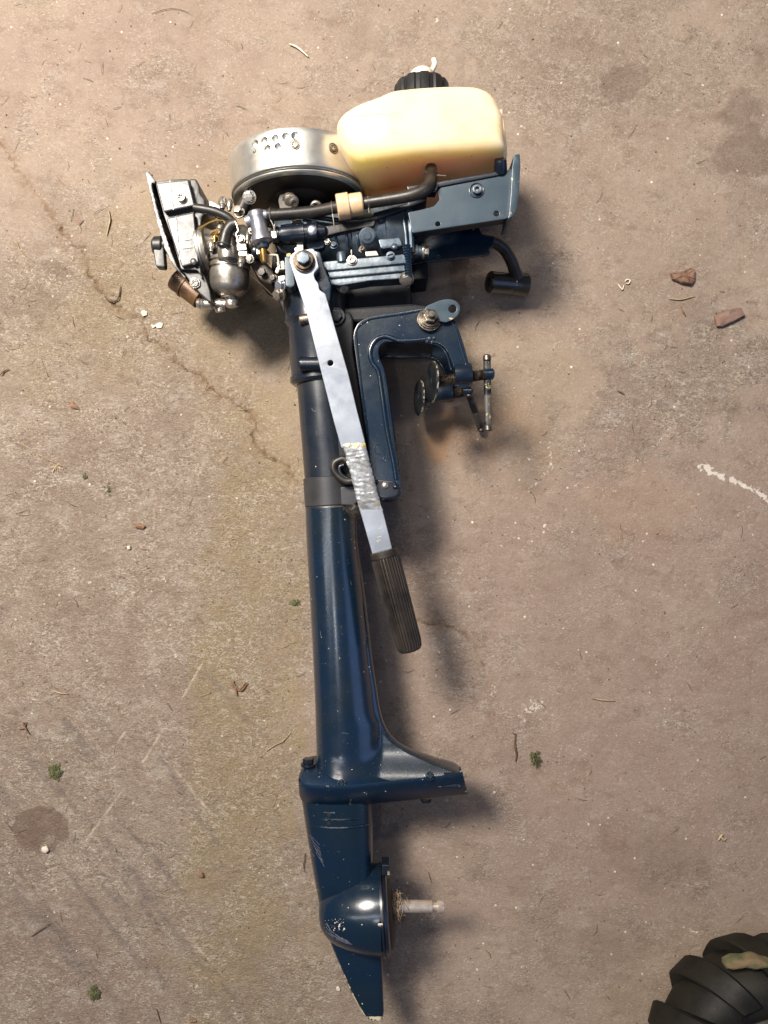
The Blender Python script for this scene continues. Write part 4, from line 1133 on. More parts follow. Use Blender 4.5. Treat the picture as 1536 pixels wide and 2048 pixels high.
m = M(); m.lathe(P(820, 505, .112), P(846, 503, .112), [(0, .0082), (.6, .0075), (.62, .0060), (1, .0060)], 24); mkobj('bolt_boss', m, 'casting', motor)
m = M(); bolt(m, P(846, 503, .112), (1, 0, 0), .0060, .005, 'hex', True); mkobj('bolt', m, 'bright', motor)
m = plate([(818, 530), (856, 526), (857, 556), (826, 560)], .080, .03, .001, .002); mkobj('cylinder_head', m, 'shadeblack', motor)

# fuel line, clips, filter, tap
HH = .1405
m = M(); m.tube([P(x, y, h) for x, y, h in [(534, 430, HH), (560, 429, HH), (600, 426, HH), (640, 421, HH), (680, 413, HH)]], .0060, 20, 6); mkobj('fuel_hose', m, 'rubber', motor, 'short black fuel hose from the filter to the tap')
m = M(); m.tube([P(x, y, h) for x, y, h in [(720, 408, HH), (745, 404, HH + .002), (790, 397, .147), (824, 390, .150), (848, 380, .150), (860, 366, .147), (863, 350, .142), (862, 336, .136)]], [.0060, .0060, .0060, .0062, .0066, .0064, .0062, .0060], 20, 6)
hose = mkobj('fuel_hose', m, 'rubber', motor, 'black fuel hose bending up into the tank')
m = M(); f0 = P(674, 415, HH); f1 = P(726, 407, HH)
m.lathe(f0, f1, [(0, .0118), (.03, .0130), (.46, .0130), (.49, .0112), (.53, .0110), (.56, .0114), (.95, .0112), (1, .0100)], 40); mkobj('fuel_filter', m, 'filter', motor, 'beige nylon inline fuel filter')
for i, (x, y, ax, tail) in enumerate(((541, 430, (1, .05, 0), [(541, 440), (546, 450), (549, 462)]), (664, 417, (1, .1, 0), [(665, 428), (667, 442), (668, 452)]), (737, 406, (1, .12, 0), [(737, 416), (738, 426)]), (863, 346, (0, 1, .2), [(870, 350), (880, 351), (892, 352)]))):
    m = M(); hh = HH if x < 800 else .140
    ringwire(m, P(x, y, hh), ax, .0066, .0007, 24, 6); m.tube([P(a, b, hh + (.004 if i < 3 else .006) - .0006 * k) for k, (a, b) in enumerate(tail)], .0006, 6, 3); mkobj('hose_clip', m, 'alu', motor, 'thin wire hose clip')
m = M(); m.lathe(P(512, 423, .140), P(525, 487, .140), [(0, .006), (.03, .0085), (.12, .0095), (.22, .0085), (.35, .0080), (.70, .0090), (.85, .0112), (.95, .0114), (1, .009)], 36)
tap = mkobj('fuel_tap', m, 'tap', motor, 'grey zinc fuel tap')
m = M(); m.lathe(P(512, 438, .138), P(494, 444, .136), [(0, .0080), (.6, .0075), (.62, .0062), (1, .0062)], 24); m.lathe(P(518, 430, .140), P(536, 430, .1405), [(0, .006), (1, .0048)], 20); mkobj('tap_arm', m, 'tap', tap)
m = M(); m.lathe(P(525, 486, .138), P(527, 497, .138), [(0, .0066), (.7, .0064), (1, .005)], 24); mkobj('tap_ring', m, 'casting', tap)
m = M(); m.lathe(P(526, 494, .137), P(529, 526, .136), [(0, .0040), (.85, .0040), (1, .0030)], 20); mkobj('brass_screw', m, 'brass', tap, 'brass screw at the end of the fuel tap')
m = plate([(512, 488), (520, 487), (521, 508), (513, 509)], .134, .12, .0005, .001); mkobj('tap_tab', m, 'alu', tap)

# air intake cover
CV = .128
m = plate([(310, 364), (340, 359), (377, 357), (392, 412), (388, 420), (400, 526), (404, 560), (395, 540), (362, 540), (345, 480), (327, 430)], CV - .006, .03, .001, .003)
cov = mkobj('intake_cover', m, 'black', motor, 'black angular air intake cover')
m = plate([(312, 366), (376, 359), (389, 411), (328, 424)], CV + .002, CV - .02, .0012, .0015); mkobj('cover_panel', m, 'cover', cov)
m = plate([(333, 437), (387, 424), (397, 524), (364, 534), (347, 484)], CV, CV - .02, .0012, .0015); mkobj('cover_panel', m, 'cover', cov)
m = M(); m.tube([P(340, 361, CV + .0022), P(347, 420, CV + .0022)], .0006, 6, 1); m.tube([P(352, 434, CV + .0002), P(360, 520, CV + .0002)], .0006, 6, 1); mkobj('cover_rib', m, 'cover', cov)
m = M(); m.prism([pxpoly([(370, 479), (384, 477), (384, 480), (370, 482)], CV), ], CV + .0006, CV - .001, .0003); m.prism([pxpoly([(366, 497), (386, 494), (386, 496), (366, 499)], CV)], CV + .0006, CV - .001, .0003); mkobj('embossed_bar', m, 'cover', cov)
m = plate([(291, 346), (297, 342), (312, 362), (309, 368), (303, 364), (306, 385), (320, 436), (338, 492), (354, 532), (371, 556), (363, 549), (346, 531), (330, 500), (313, 440), (298, 378)], CV - .004, .028, .0008, .001)
mkobj('face_plate', m, 'cover', cov, 'narrow front plate seen edge on with worn bright edge', 30, lambda x, y, z: .55 if (x < P(300 + (1024 - y / S(.12) - 345) * .27, 0, .124).x and z > .118) else .2)
m = plate([(377, 357), (392, 357), (399, 372), (401, 388), (410, 398), (412, 425), (404, 440), (404, 480), (400, 520), (394, 500), (386, 420)], CV - .008, .06, .002, .002); mkobj('cover_side', m, 'black', cov)
m = plate([(364, 541), (396, 534), (410, 552), (420, 580), (424, 606), (414, 602), (398, 586), (378, 562)], CV - .012, .085, .0015, .003); mkobj('cover_foot', m, 'black', cov)
boltobj('screw', 363, 396, CV + .002, 9.5, .0035, cov, 'cross', 'bright', (.05, -.1, 1)); boltobj('screw', 390, 566, CV - .011, 8, .003, cov, 'cross', 'bright', (.1, -.3, 1))
boltobj('screw', 387, 523, CV, 6.5, .0012, cov, 'dome', 'cover', washer=False)
# choke knob
m = M(); m.lathe(P(346, 490, .095), P(326, 492, .095), [(0, .006), (.5, .006), (.52, .0085), (1, .0085)], 20); kn = mkobj('choke_knob', m, 'black', cov, 'black wing knob on the intake cover')
m = M(); m.lathe(P(328, 492, .095), P(306, 492, .095), [(0, .009), (.15, .0105), (.8, .0100), (1, .0075)], 28); mkobj('knob_body', m, 'black', kn)
m = M(); m.prism([rnd([(-.0055, -.021), (.0045, -.023), (.0065, .006), (-.0060, .009)], .003, 4)], .0055, -.0055, .0015, M4=Matrix.Translation(P(319, 498, .097)) @ Matrix.Rotation(math.radians(8), 4, 'Z')); mkobj('knob_wing', m, 'black', kn)
# brown drum
m = M(); m.lathe(P(350, 556, .060), P(402, 596, .060), [(0, .0105), (.02, .0130), (.12, .0134), (.36, .0130), (.37, .0142), (.42, .0142), (.43, .0130), (1, .0130)], 40); mkobj('drum', m, 'rust', motor, 'brown rusty drum under the carburettor')

# carburettor
m = M(); m.lathe(P(399, 502, .105), P(418, 499, .105), [(0, .0245), (.1, .0262), (.35, .0262), (.38, .0245), (.55, .0245), (.58, .0262), (.9, .0255), (1, .022)], 48)
carb = mkobj('carburettor', m, 'alu', motor, 'grey brown cast carburettor with round float bowl')
m = M(); m.lathe(P(412, 492, .105), P(500, 486, .105), [(0, .020), (.15, .016), (.4, .0145), (.7, .015), (.74, .019), (.9, .019), (1, .016)], 36); mkobj('throat', m, 'alu', carb)
m = plate([(418, 462), (440, 452), (478, 462), (494, 470), (497, 510), (486, 520), (422, 520), (416, 500)], .118, .09, .0015, .003); mkobj('carburettor_body', m, 'inner', carb)
m = M(); m.lathe(P(455, 470, .125), P(457, 520, .125), [(0, .006), (.1, .0085), (.5, .0080), (.55, .0105), (.9, .0110), (1, .0105)], 28); mkobj('slide_barrel', m, 'alu', carb)
m = M(); m.lathe(P(459, 517, .105), P(459, 544, .104), [(0, .018), (.05, .0215), (.28, .0220), (.32, .0200), (.42, .0200), (.46, .0220), (.75, .0222), (.8, .0205), (1, .0205)], 48); mkobj('bowl_flange', m, 'alu', carb)
m = M(); m.lathe(P(459, 540, .104), P(459, 596, .101), [(0, .0205), (.1, .0212), (.55, .0205), (.70, .0190), (.82, .0160), (.90, .0115), (.94, .0090), (1, .0085)], 48); mkobj('float_bowl', m, 'alu', carb, 'round tarnished float bowl')
m = M(); m.lathe(P(462, 592, .100), P(464, 616, .099), [(0, .0070), (.2, .0072), (.3, .0064), (.45, .0075), (.75, .0078), (.9, .0070), (1, .0035)], 28); mkobj('drain_plug', m, 'bright', carb)
m = M(); m.lathe(P(452, 609, .098), P(394, 607, .098), [(0, .0062), (.35, .0060), (.36, .0048), (.45, .0048), (.46, .0058), (.7, .0058), (.72, .0050), (.78, .0058), (.84, .0050), (.90, .0058), (1, .0048)], 28); mkobj('hose_spigot', m, 'bright', carb)
m = M(); m.lathe(P(438, 608, .098), P(441, 624, .097), [(0, .0045), (.6, .0045), (.62, .0055), (.95, .0052), (1, .003)], 20); mkobj('spigot_screw', m, 'bright', carb)
boltobj('screw', 481, 479, .126, 7.5, .003, carb, 'cross', 'bright')
m = plate([(473, 488), (492, 486), (494, 500), (474, 502)], .127, .115, .0008, .001); mkobj('alloy_tab', m, 'alu', carb)
m = plate([(474, 503), (494, 501), (495, 512), (476, 514)], .1255, .115, .0008, .001); mkobj('alloy_tab', m, 'alu', carb)
for x, y, r, k in ((443, 460, 8.5, 'alu'), (425, 496, 6.5, 'bright'), (432, 478, 5, 'brass'), (446, 500, 5, 'alu'), (484, 527, 8, 'bright'), (497, 480, 5, 'bright'), (447, 411, 8, 'bright'), (461, 415, 6, 'alu')):
    m = M(); c = P(x, y, .118); m.lathe(c + Vector((0, .007, .004)), c + Vector((0, -.006, .006)), [(0, r * S(.12) * .6), (.2, r * S(.12)), (.7, r * S(.12)), (.8, r * S(.12) * .75), (1, r * S(.12) * .6)], 18); mkobj('fitting', m, k, carb)
m = plate([(417, 403), (423, 401), (437, 410), (444, 420), (436, 424), (420, 418)], .124, .10, .0008, .001); mkobj('choke_lever', m, 'alu', carb)
for q in ([(428, 466), (440, 478), (443, 490)], [(418, 472), (430, 462), (438, 468)], [(437, 458), (446, 470), (448, 488)]):
    m = M(); m.tube([P(x, y, .128) for x, y in q], .0010, 8, 4); mkobj('link_rod', m, 'brass', carb)
m = M(); m.tube([P(x, y, .131) for x, y in [(397, 458), (410, 450), (424, 443), (440, 440), (462, 445), (472, 440)]], .0010, 8, 5); mkobj('throttle_wire', m, 'brass', carb)
m = M(); m.tube([P(x, y, .134) for x, y in [(388, 415), (410, 419), (432, 424), (455, 434), (470, 446)]], [.0042, .005, .005, .0045, .003], 12, 5); mkobj('choke_cable', m, 'black', carb)
m = M(); m.tube([P(x, y, .136) for x, y in [(474, 448), (462, 452), (453, 466), (449, 482), (446, 494)]], .0062, 18, 5); mkobj('fuel_hose', m, 'rubber', carb, 'short black hose curving down to the carburettor')
m = M(); m.tube([P(x, y, .142) for x, y in [(470, 442), (474, 452), (476, 462), (472, 468), (474, 476)]], .0008, 6, 4); ringwire(m, P(447, 489, .136), (.2, 1, 0), .0068, .0006); mkobj('hose_clip', m, 'alu', carb)
m = plate([(500, 440), (512, 440), (516, 500), (536, 530), (548, 540), (545, 570), (520, 560), (500, 530), (495, 480)], .108, .05, .002, .004); mkobj('intake_manifold', m, 'inner', motor)
m = M(); m.lathe(P(504, 503, .118), P(520, 503, .118), [(0, .006), (.3, .0075), (.8, .0070), (1, .0060)], 20); mkobj('manifold_stud', m, 'navydark', motor)
m = M(); m.tube([P(500, 549, .11), P(520, 566, .10), P(545, 590, .09)], .0005, 6, 3); mkobj('loose_wire', m, 'bright', motor)

for x, y, h, rr_, ht, kd, mk, ax in ((504, 462, .122, 6, .004, 'hex', 'alu', (0, .2, 1)), (500, 518, .120, 6.5, .004, 'hex', 'bright', (-.1, -.2, 1)), (541, 448, .130, 6, .003, 'slot', 'steel', (0, 0, 1)),
                                 (668, 492, .1185, 6, .003, 'hex', 'casting', (0, .3, 1)), (724, 500, .121, 5, .003, 'slot', 'steel', (0, .2, 1)), (762, 442, .121, 6, .003, 'dome', 'casting', (0, .4, 1)),
                                 (584, 455, .121, 5, .003, 'hex', 'steel', (0, .3, 1)), (655, 484, .120, 5, .003, 'cross', 'bright', (0, 0, 1)), (548, 556, .116, 6, .004, 'hex', 'steel', (-.3, -.2, 1)),
                                 (533, 508, .124, 5, .003, 'slot', 'bright', (0, 0, 1)), (828, 508, .116, 5, .003, 'hex', 'steel', (.2, 0, 1)),):
    boltobj('screw' if kd in ('slot', 'cross') else 'bolt', x, y, h, rr_, ht, motor, kd, mk, ax, True, x * .7)
m = M(); m.tube([P(x, y, h) for x, y, h in [(556, 462, .120), (552, 482, .124), (560, 500, .126), (572, 506, .122)]], .0022, 10, 5); mkobj('throttle_wire', m, 'black', motor)
m = M(); m.tube([P(x, y, h) for x, y, h in [(600, 430, .122), (640, 436, .126), (700, 442, .128), (752, 436, .128), (800, 418, .122)]], .0026, 10, 5); mkobj('ignition_wire', m, 'black', motor)
m = M(); m.tube([P(x, y, h) for x, y, h in [(505, 470, .118), (500, 485, .124), (506, 498, .122), (516, 512, .112)]], .0030, 10, 5); mkobj('breather_pipe', m, 'rubber', motor)
m = plate([(604, 470), (640, 466), (652, 480), (648, 496), (616, 500)], .1195, .10, .0012, .003); mkobj('crankcase_boss', m, 'casting', crank)
m = plate([(756, 478), (800, 474), (806, 492), (762, 498)], .1215, .10, .0012, .003); mkobj('crankcase_boss', m, 'casting', crank)
for x in (668, 690, 712):
    m = M(); m.tube([P(x, 446, .117), P(x + 2, 462, .1195), P(x + 4, 480, .119), P(x + 6, 496, .114)], .0014, 8, 3); mkobj('casting_rib', m, 'casting', crank)

# ================================================================== TYRE (bottom right)
tc_ = P(1540, 2124, .060); tyre = thing('wheel', 'black lugged tyre lying at the lower right edge beside the motor', 'tyre', (tc_.x, tc_.y, 0))
Rm, Rt = .088, .034
m = M(); rings = []
for i in range(97):
    a = 2 * math.pi * i / 96; ring = []
    for j in range(24):
        b = 2 * math.pi * j / 24; ring.append(Vector((tc_.x + (Rm + Rt * math.cos(b)) * math.cos(a), tc_.y + (Rm + Rt * math.cos(b)) * math.sin(a), .050 + Rt * 1.25 * math.sin(b) * (1 if abs(math.sin(b)) < 1 else 1))))
    rings.append(ring)
m.loft(rings, False, False); mkobj('tyre_body', m, 'tyre', tyre)
proto = None
for k in range(12):
    for side in (0,):
        a = 2 * math.pi * (k + .3) / 12
        if proto is None:
            m = M(); sec = []
            for i in range(13):
                b = math.radians(-68 + 150 * i / 12); sw = math.radians(16 - 30 * (i / 12) ** .8)
                e = math.sin(math.pi * min(1, max(0.08, i / 12 * 1.0))) ** .3 if 0 < i < 12 else .55
                r1 = Rt + .0125 * e; r0 = Rt - .004; hw = .0125 + .0022 * i / 12; ring = []
                for (rr_, w_) in ((r0, -hw), (r1 - .002, -hw), (r1, -hw + .002), (r1, hw - .002), (r1 - .002, hw), (r0, hw)):
                    rad = Rm + rr_ * math.cos(b); z = .050 + 1.25 * rr_ * math.sin(b); th = sw + w_ / .115
                    ring.append(Vector((rad * math.cos(th), rad * math.sin(th), z)))
                sec.append(ring)
            m.loft(sec); d = None
            bmv = m
            me = bpy.data.meshes.new('tread_lug'); me.from_pydata([tuple(v) for v in m.v], [], m.f); me.materials.append(MT['tyre'])
            bm = bmesh.new(); bm.from_mesh(me); bmesh.ops.recalc_face_normals(bm, faces=bm.faces); bm.to_mesh(me); bm.free()
            me.polygons.foreach_set('use_smooth', [True] * len(me.polygons)); me.set_sharp_from_angle(angle=math.radians(35)); proto = me
        o = bpy.data.objects.new('tread_lug', proto); COL.objects.link(o); o.parent = tyre; o.location = (0, 0, 0); o.rotation_euler = (0, 0, a)
m = M(); m.lathe((tc_.x, tc_.y, .02), (tc_.x, tc_.y, .078), [(0, .058), (.8, .058), (.9, .060), (1, .056), (1, .050), (.93, .046), (.9, .02), (1.1, .018), (1.1, .001)], 64); mkobj('rim', m, 'rim', tyre, 'dirty grey brown rim')
m = M(); a0 = P(1506, 1934, .092)
top = []
for i in range(9):
    row = []
    for j in range(15):
        u = j / 14 * 2 - 1; v = i / 8 * 2 - 1; f = max(0, 1 - u * u) ** .5 * max(0, 1 - v * v) ** .5 * (1 + random.uniform(-.1, .1))
        row.append((a0.x + .026 * u, a0.y + (.0055 + .0012 * math.sin(7 * u)) * v * (1 - .45 * u * u) - u * u * .003, .086 + .0032 * f + .0006 * math.sin(23 * u + 9 * v), .074))
    top.append(row)
m.grid(top, 9, 15); mkobj('mud_cake', m, 'mud', tyre, 'tan caked mud on the tread', 70)


# ================================================================== LITTER
def slab(name, pts, th, mk, label, cat, bump=.0012, group=None, lift=.0004):
    q = rnd([tuple(P(x, y, 0)[:2]) for x, y in pts], .0008, 2)
    cx = sum(p[0] for p in q) / len(q); cy = sum(p[1] for p in q) / len(q); m = M(); r_ = random.Random(len(pts) + int(pts[0][0]))
    rings = []
    for s, z in ((.0, th * 1.15), (.45, th * 1.1), (.8, th * 1.02), (.95, th * .85), (1.0, th * .4), (.98, 0)):
        rings.append([Vector((cx + (x - cx) * s * (1 + r_.uniform(-.05, .05) * (s > .7)), cy + (y - cy) * s * (1 + r_.uniform(-.05, .05) * (s > .7)), z + lift + (r_.uniform(-1, 1) * bump if 0 < s < 1 else 0))) for x, y in q])
    m.loft(rings, True, True)
    return tag(mkobj(name, m, mk, None, None, 45), label, cat, group)


slab('bark_chip', [(1338, 548), (1363, 545), (1380, 538), (1387, 541), (1388, 562), (1380, 572), (1360, 568), (1343, 561)], .005, 'bark', 'dark triangular bark chip with ragged edge right of the motor', 'bark chip', .0010)
slab('bark_chip', [(1426, 634), (1455, 620), (1480, 615), (1488, 632), (1460, 647), (1440, 655), (1432, 654)], .0045, 'barkgrey', 'flat reddish grey rectangular chip near the right edge', 'bark chip', .0006)
slab('leaf_scrap', [(137, 804), (148, 803), (160, 820), (150, 818), (142, 815)], .0012, 'leaf', 'small brown leaf scrap on the left part of the floor', 'leaf', .0004)
slab('leaf_scrap', [(151, 440), (169, 441), (158, 452)], .0008, 'barkgrey', 'small pinkish triangular scrap left of the black intake cover', 'leaf', .0002)
slab('paint_flake', [(302, 649), (308, 653), (313, 648), (319, 645), (326, 647), (324, 656), (314, 657), (312, 652), (306, 657)], .0005, 'flake', 'white crescent flake below the floor crack', 'flake', .0003)
slab('paint_flake', [(281, 624), (287, 620), (294, 623), (294, 631), (286, 633)], .0004, 'flake', 'pale crumbly flake on the floor crack', 'flake', .0004)
slab('paint_flake', [(672, 1973), (677, 1971), (681, 1977), (679, 1982), (673, 1980)], .0010, 'flake', 'tiny white flake left of the skeg', 'flake', .0002)
slab('pebble', [(85, 1693), (95, 1690), (100, 1699), (94, 1705), (85, 1702)], .0030, 'flake', 'round pale pebble at the edge of the brown stain', 'pebble', .0003)
slab('seed', [(398, 1745), (405, 1744), (409, 1751), (404, 1754), (399, 1751)], .0030, 'leaf', 'small dark red brown seed at the lower left', 'seed', .0003)
slab('seed', [(254, 1092), (261, 1091), (262, 1098), (256, 1099)], .0020, 'flake', 'tiny white seed near the left middle', 'seed', .0002)
slab('leaf_scrap', [(378, 2040), (386, 2037), (394, 2039), (392, 2044), (380, 2044)], .0015, 'leaf', 'dark brown leaf scrap at the bottom edge', 'leaf', .0006)
slab('leaf_scrap', [(267, 1049), (280, 1046), (292, 1052), (287, 1058), (272, 1056)], .0022, 'leaf', 'curled brown leaf scrap above the white seed', 'leaf', .0008)


def strand(name, lines, r, mk, label, cat, group=None, h=.0006):
    m = M()
    for ln in lines:
        m.tube([P(p[0], p[1], (p[2] if len(p) > 2 else h) + r) for p in ln], [r * .7] + [r] * (len(ln) - 2) + [r * .5], 6, 5)
    return tag(mkobj(name, m, mk, None, None, 60), label, cat, group)


strand('wood_curl', [[(579, 88), (590, 92), (603, 101), (616, 113)]], .0012, 'cream', 'short white curved plastic sliver above the flywheel', 'sliver')
strand('twig', [[(217, 421), (220, 438), (217, 455), (213, 471)]], .0010, 'straw', 'thin pinkish stem left of the intake cover', 'twig')
strand('twig', [[(209, 592), (216, 600), (226, 603), (236, 598), (239, 585), (241, 572)]], .0009, 'twig', 'curved brown stem hooked beside the floor crack', 'twig')
strand('hair', [[(303, 27), (325, 20), (345, 17), (364, 20), (381, 28)]], .0003, 'twig', 'thin dark curved hair near the top edge', 'hair')
strand('twig', [[(1031, 1467), (1030, 1490), (1033, 1508), (1031, 1523)], [(1030, 1469), (1026, 1466)]], .0012, 'twig', 'dark twig right of the exhaust snout', 'twig')
strand('straw', [[(1183, 1396), (1205, 1400), (1231, 1402)]], .0008, 'straw', 'pale straw right of the motor, lower half', 'straw')
strand('straw', [[(1338, 597), (1360, 599), (1375, 596), (1390, 592)]], .0008, 'straw', 'thin straw between the two bark chips', 'straw')
strand('twig', [[(62, 1873), (80, 1860), (101, 1846)]], .0007, 'twig', 'thin straight grey twig at the lower left', 'twig')
strand('twig', [[(610, 1707), (609, 1720), (607, 1730), (609, 1744)]], .0006, 'twig', 'thin dark bent stem left of the lower strut', 'twig')
strand('twig', [[(313, 2018), (317, 2032), (322, 2048)]], .0006, 'twig', 'thin twig touching the bottom edge', 'twig')
strand('straw', [[(42, 886), (70, 905), (98, 920), (128, 933)]], .0006, 'straw', 'long pale grass stalk at the left', 'straw')
strand('straw', [[(532, 1502), (550, 1490), (566, 1482), (581, 1465)]], .0006, 'straw', 'thin grass stalk left of the leg', 'straw')
strand('straw', [[(106, 1381), (120, 1386), (136, 1388)]], .0009, 'straw', 'short pale straw at the left, lower half', 'straw')
strand('twig', [[(0, 750), (8, 742), (18, 738)]], .0010, 'twig', 'twig tip at the left edge', 'twig')
strand('twig', [[(18, 475), (40, 500), (68, 523)], [(38, 497), (33, 482)]], .0006, 'straw', 'pale forked stalk in the upper left', 'twig')
strand('wood_curl', [[(1236, 568), (1241, 575), (1245, 579), (1248, 570)]], .0008, 'cream', 'pale bent shaving beside the small ring curl', 'sliver')
strand('wood_curl', [[(1250, 563), (1254, 559), (1260, 561), (1257, 567), (1251, 566)]], .0008, 'cream', 'tiny white ring shaped curl right of the spark plug cap', 'sliver')
strand('dead_sprig', [[(463, 1364), (470, 1372), (474, 1392)], [(470, 1372), (480, 1378), (492, 1364)], [(472, 1376), (465, 1370), (468, 1362)], [(474, 1380), (484, 1380), (495, 1366)]], .0012, 'leaf', 'brown dried sprig left of the leg', 'sprig')
strand('dead_sprig', [[(46, 1445), (50, 1456), (58, 1468)], [(50, 1456), (36, 1459)], [(50, 1452), (52, 1444)]], .0012, 'leaf', 'brown dried sprig near the left edge', 'sprig')
strand('dead_sprig', [[(1437, 1680), (1442, 1672), (1447, 1668)], [(1442, 1674), (1448, 1680), (1452, 1677)]], .0014, 'straw', 'tan leafy crumb above the tyre', 'sprig')
strand('twig', [[(1236, 782), (1243, 785), (1250, 790)]], .0007, 'twig', 'tiny dark twig fragment right of the clamp screws', 'twig')
strand('twig', [[(1362, 612), (1366, 622), (1371, 631)]], .0012, 'leaf', 'short reddish twig between the two bark chips', 'twig')


def mossclump(cx, cy, rx, ry, n, label, mk='moss', hgt=.0035, seed=1, blade=.0006):
    r_ = random.Random(seed); m = M()
    for k in range(n):
        a = r_.uniform(0, 6.28); q = math.sqrt(r_.random()) * (.62 + .38 * math.sin(a * 3 + seed) * math.sin(a * 1.7 + seed)); x = cx + math.cos(a) * q * rx * 1.25; y = cy + math.sin(a) * q * ry * 1.25
        b = r_.uniform(0, 6.28); L_ = r_.uniform(2.5, 6.5); z = r_.uniform(.4, 1) * hgt * (1.1 - q)
        m.tube([P(x, y, .0003), P(x + math.cos(b) * L_ * .5, y + math.sin(b) * L_ * .5, z), P(x + math.cos(b) * L_, y + math.sin(b) * L_, z * .8)], [blade, blade * 1.3, blade * .3], 4, 2, flat=.5)
    return tag(mkobj('moss_clump', m, mk, None, None, 60), label, 'moss')


mossclump(109, 1545, 15, 16, 330, 'dark green moss clump at the left, largest one', seed=2)
mossclump(187, 1989, 12, 14, 240, 'green moss clump near the bottom left', seed=3)
mossclump(587, 1205, 9, 4, 60, 'tiny bright green moss bit beside the leg', seed=4, hgt=.003)
mossclump(1071, 1520, 14, 17, 170, 'wispy olive grass tuft right of the exhaust snout', seed=5, hgt=.006, blade=.0004)
mossclump(112, 937, 16, 8, 26, 'sparse dry moss wisps at the left', 'straw', .002, 6, .0004)
mossclump(168, 952, 5, 9, 26, 'small thin moss strands by the dry wisps', 'moss', .002, 7, .0004)
mossclump(217, 978, 4, 12, 24, 'thin upright moss strands at the left middle', 'moss', .002, 8, .0004)

# chips and scratches lying on the painted parts, found by casting down onto the built surfaces
bpy.context.view_layer.update()
DG = bpy.context.evaluated_depsgraph_get()


def hit(px, py):
    o = Vector((0, 0, CZ)); d = (P(px, py, 0) - o).normalized()
    ok, loc, nr, idx, ob, mtx = SC.ray_cast(DG, o, d)
    return (loc, nr, ob) if ok else (None, None, None)


def scratches(name, lines, rad, mk, parent, label=None):
    m = M()
    for ln in lines:
        pts = []
        for k in range(len(ln) - 1):
            for t in (0, .25, .5, .75): pts.append((ln[k][0] * (1 - t) + ln[k + 1][0] * t, ln[k][1] * (1 - t) + ln[k + 1][1] * t))
        pts.append(ln[-1]); q = []
        for a, b in pts:
            l, n_, ob = hit(a, b)
            if ob is not None and ob.name != 'floor': q.append(l - n_ * rad * .55)
        if len(q) > 2: m.tube(q, [rad * .4] + [rad] * (len(q) - 2) + [rad * .3], 5, 1)
    if m.v: mkobj(name, m, mk, parent, label, 60)


def specks(name, n, box, smin, smax, mk, parent, seed, ok):
    r2 = random.Random(seed); m = M(); c = 0
    for _ in range(n * 6):
        if c >= n: break
        px = r2.uniform(box[0], box[2]); py = r2.uniform(box[1], box[3]); l, nr, ob = hit(px, py)
        if ob is None or not ok(ob): continue
        s_ = smin + (smax - smin) * r2.random() ** 4; T = frame(l, nr, r2.uniform(0, 6)); e = r2.uniform(.35, 1); N_ = 6
        ring = [T @ Vector((s_ * math.cos(i * 1.047) * r2.uniform(.6, 1.1), s_ * e * math.sin(i * 1.047) * r2.uniform(.6, 1.1), .00012)) for i in range(N_)]
        base = [T @ Vector((s_ * math.cos(i * 1.047) * 1.1, s_ * e * math.sin(i * 1.047) * 1.1, -.0004)) for i in range(N_)]
        m.add(ring + base, [tuple(range(N_))] + [(i, (i + 1) % N_, N_ + (i + 1) % N_, N_ + i) for i in range(N_)]); c += 1
    if m.v:
        o = mkobj(name, m, mk, parent, None, 20); o['kind'] = 'stuff'


rs = random.Random(9)
scratches('scratch_mark', [[(617 + k * 3 + rs.uniform(-2, 2), 1668 + k * 7), (628 + k * 2 + rs.uniform(-2, 2), 1678 + k * 7), (641 + k * 1.5, 1693 + k * 7 + rs.uniform(-2, 3))] for k in range(7)] + [[(620, 1727), (628, 1735)], [(618, 1700), (632, 1716)]], .00028, 'scuff', strut)
scratches('scratch_mark', [[(651 + rs.uniform(-2, 4), 1846 + k * 3.2), (662 + k, 1862 + k * 3.0 + rs.uniform(-2, 2)), (680 + k * 2, 1875 + k * 2.2), (697 + k * 2, 1882 + k * 1.6)] for k in range(6)], .00030, 'scuff', gc)
specks('paint_specks', 40, (648, 1838, 690, 1862), .0003, .0013, 'flake', gc, 14, lambda ob: ob.name == 'gearcase')
scratches('scratch_mark', [[(623, 815), (626, 822), (634, 822)], [(632, 860), (634, 872)], [(655, 985), (659, 986)], [(700, 1160), (704, 1172)], [(655, 1210), (653, 1222)], [(682, 1466), (690, 1466), (699, 1468)], [(640, 1260), (642, 1275)]], .00025, 'scuff', leg)
scratches('scratch_mark', [[(655, 700 + k * 1.5), (662, 696 + k * 2), (672, 700 + k * 2)] for k in range(2)] + [[(656, 780), (663, 777)], [(640, 640), (646, 648)], [(690, 820), (697, 812)], [(668, 700), (676, 705)]], .00018, 'flake', arm)


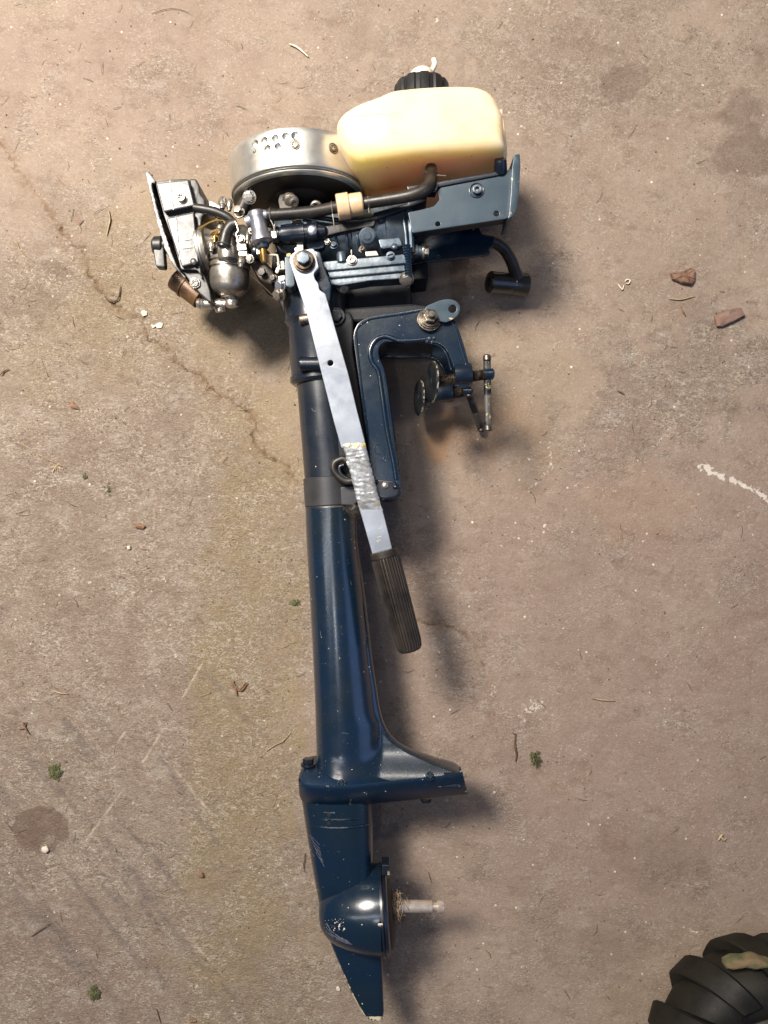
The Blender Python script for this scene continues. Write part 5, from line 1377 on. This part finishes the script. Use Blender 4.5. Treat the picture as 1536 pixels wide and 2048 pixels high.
isleg = lambda ob: ob.name.split('.')[0] in ('leg', 'exhaust_snout', 'gearcase_strut', 'gearcase', 'skeg', 'upper_tube', 'steering_collar')
specks('paint_specks', 90, (600, 640, 940, 2030), .00025, .0011, 'flake', leg, 4, isleg)
specks('snout_dust', 200, (740, 1440, 925, 1560), .00018, .0005, 'scuff', snout, 5, isleg)
specks('paint_specks', 40, (706, 600, 945, 1000), .00022, .0008, 'flake', near, 6, lambda ob: ob.name.split('.')[0] in ('clamp_bracket', 'screw_boss', 'inner_rim', 'rim'))
specks('oil_specks', 46, (676, 180, 1005, 390), .0002, .0009, 'rust', tank, 7, lambda ob: ob.name == 'fuel_tank')
specks('grime_specks', 110, (560, 400, 860, 590), .0002, .0007, 'scuff', crank, 8, lambda ob: ob.name.split('.')[0] in ('crankcase', 'exhaust_cover', 'cover_layer', 'throttle_barrel', 'cable_strap'))
specks('grime_specks', 60, (816, 300, 1040, 470), .0002, .0006, 'scuff', tbk, 10, lambda ob: ob.name.split('.')[0] in ('tank_bracket', 'side_flange'))

# uncounted grit
def grit(name, n, mk, smin, smax, seed, label):
    r_ = np.random.default_rng(seed); m = M()
    for k in range(n):
        x = r_.uniform(-.50, .50); y = r_.uniform(-.65, .65); s = smin + (smax - smin) * r_.random() ** 3.5; a = r_.uniform(0, 6.28); e = r_.uniform(.35, 1)
        ca, sa = math.cos(a), math.sin(a); vs = []
        for dx, dy, dz in ((1, 0, .1), (.2, .8, .15), (-.9, .3, .1), (-.5, -.8, .1), (.5, -.7, .1), (0, 0, .75)):
            dx *= s * r_.uniform(.7, 1.1); dy *= s * e; vs.append(Vector((x + dx * ca - dy * sa, y + dx * sa + dy * ca, dz * s * .9 - .0002)))
        m.add(vs, [(0, 1, 5), (1, 2, 5), (2, 3, 5), (3, 4, 5), (4, 0, 5)])
    o = mkobj(name, m, mk, None, None, 20, recalc=False); o['kind'] = 'stuff'; o['label'] = label; return o


grit('pale_grit', 650, 'flake', .0003, .0016, 5, 'fine pale grit scattered over the floor')
grit('dark_grit', 1500, 'leaf', .0003, .0018, 6, 'fine dark crumbs scattered over the floor')

r_ = random.Random(21); m = M()
for k in range(260):
    x = r_.uniform(0, 1536) if k % 2 else r_.uniform(0, 620); y = r_.uniform(0, 2048); a = r_.uniform(0, 3.14); L_ = r_.uniform(4, 15); b = a + r_.uniform(-.6, .6)
    p1 = (x + math.cos(a) * L_, y + math.sin(a) * L_); p2 = (p1[0] + math.cos(b) * L_ * .8, p1[1] + math.sin(b) * L_ * .8)
    m.tube([P(x, y, .0005), P(*p1, r_.uniform(.0006, .002)), P(*p2, .0005)], [.00018, .0003, .00015], 4, 2, mi=k % 2)
o = mkobj('chaff', m, ['straw', 'twig'], None, 'fine short straws and fibres scattered over the floor', 60, recalc=False); o['kind'] = 'stuff'
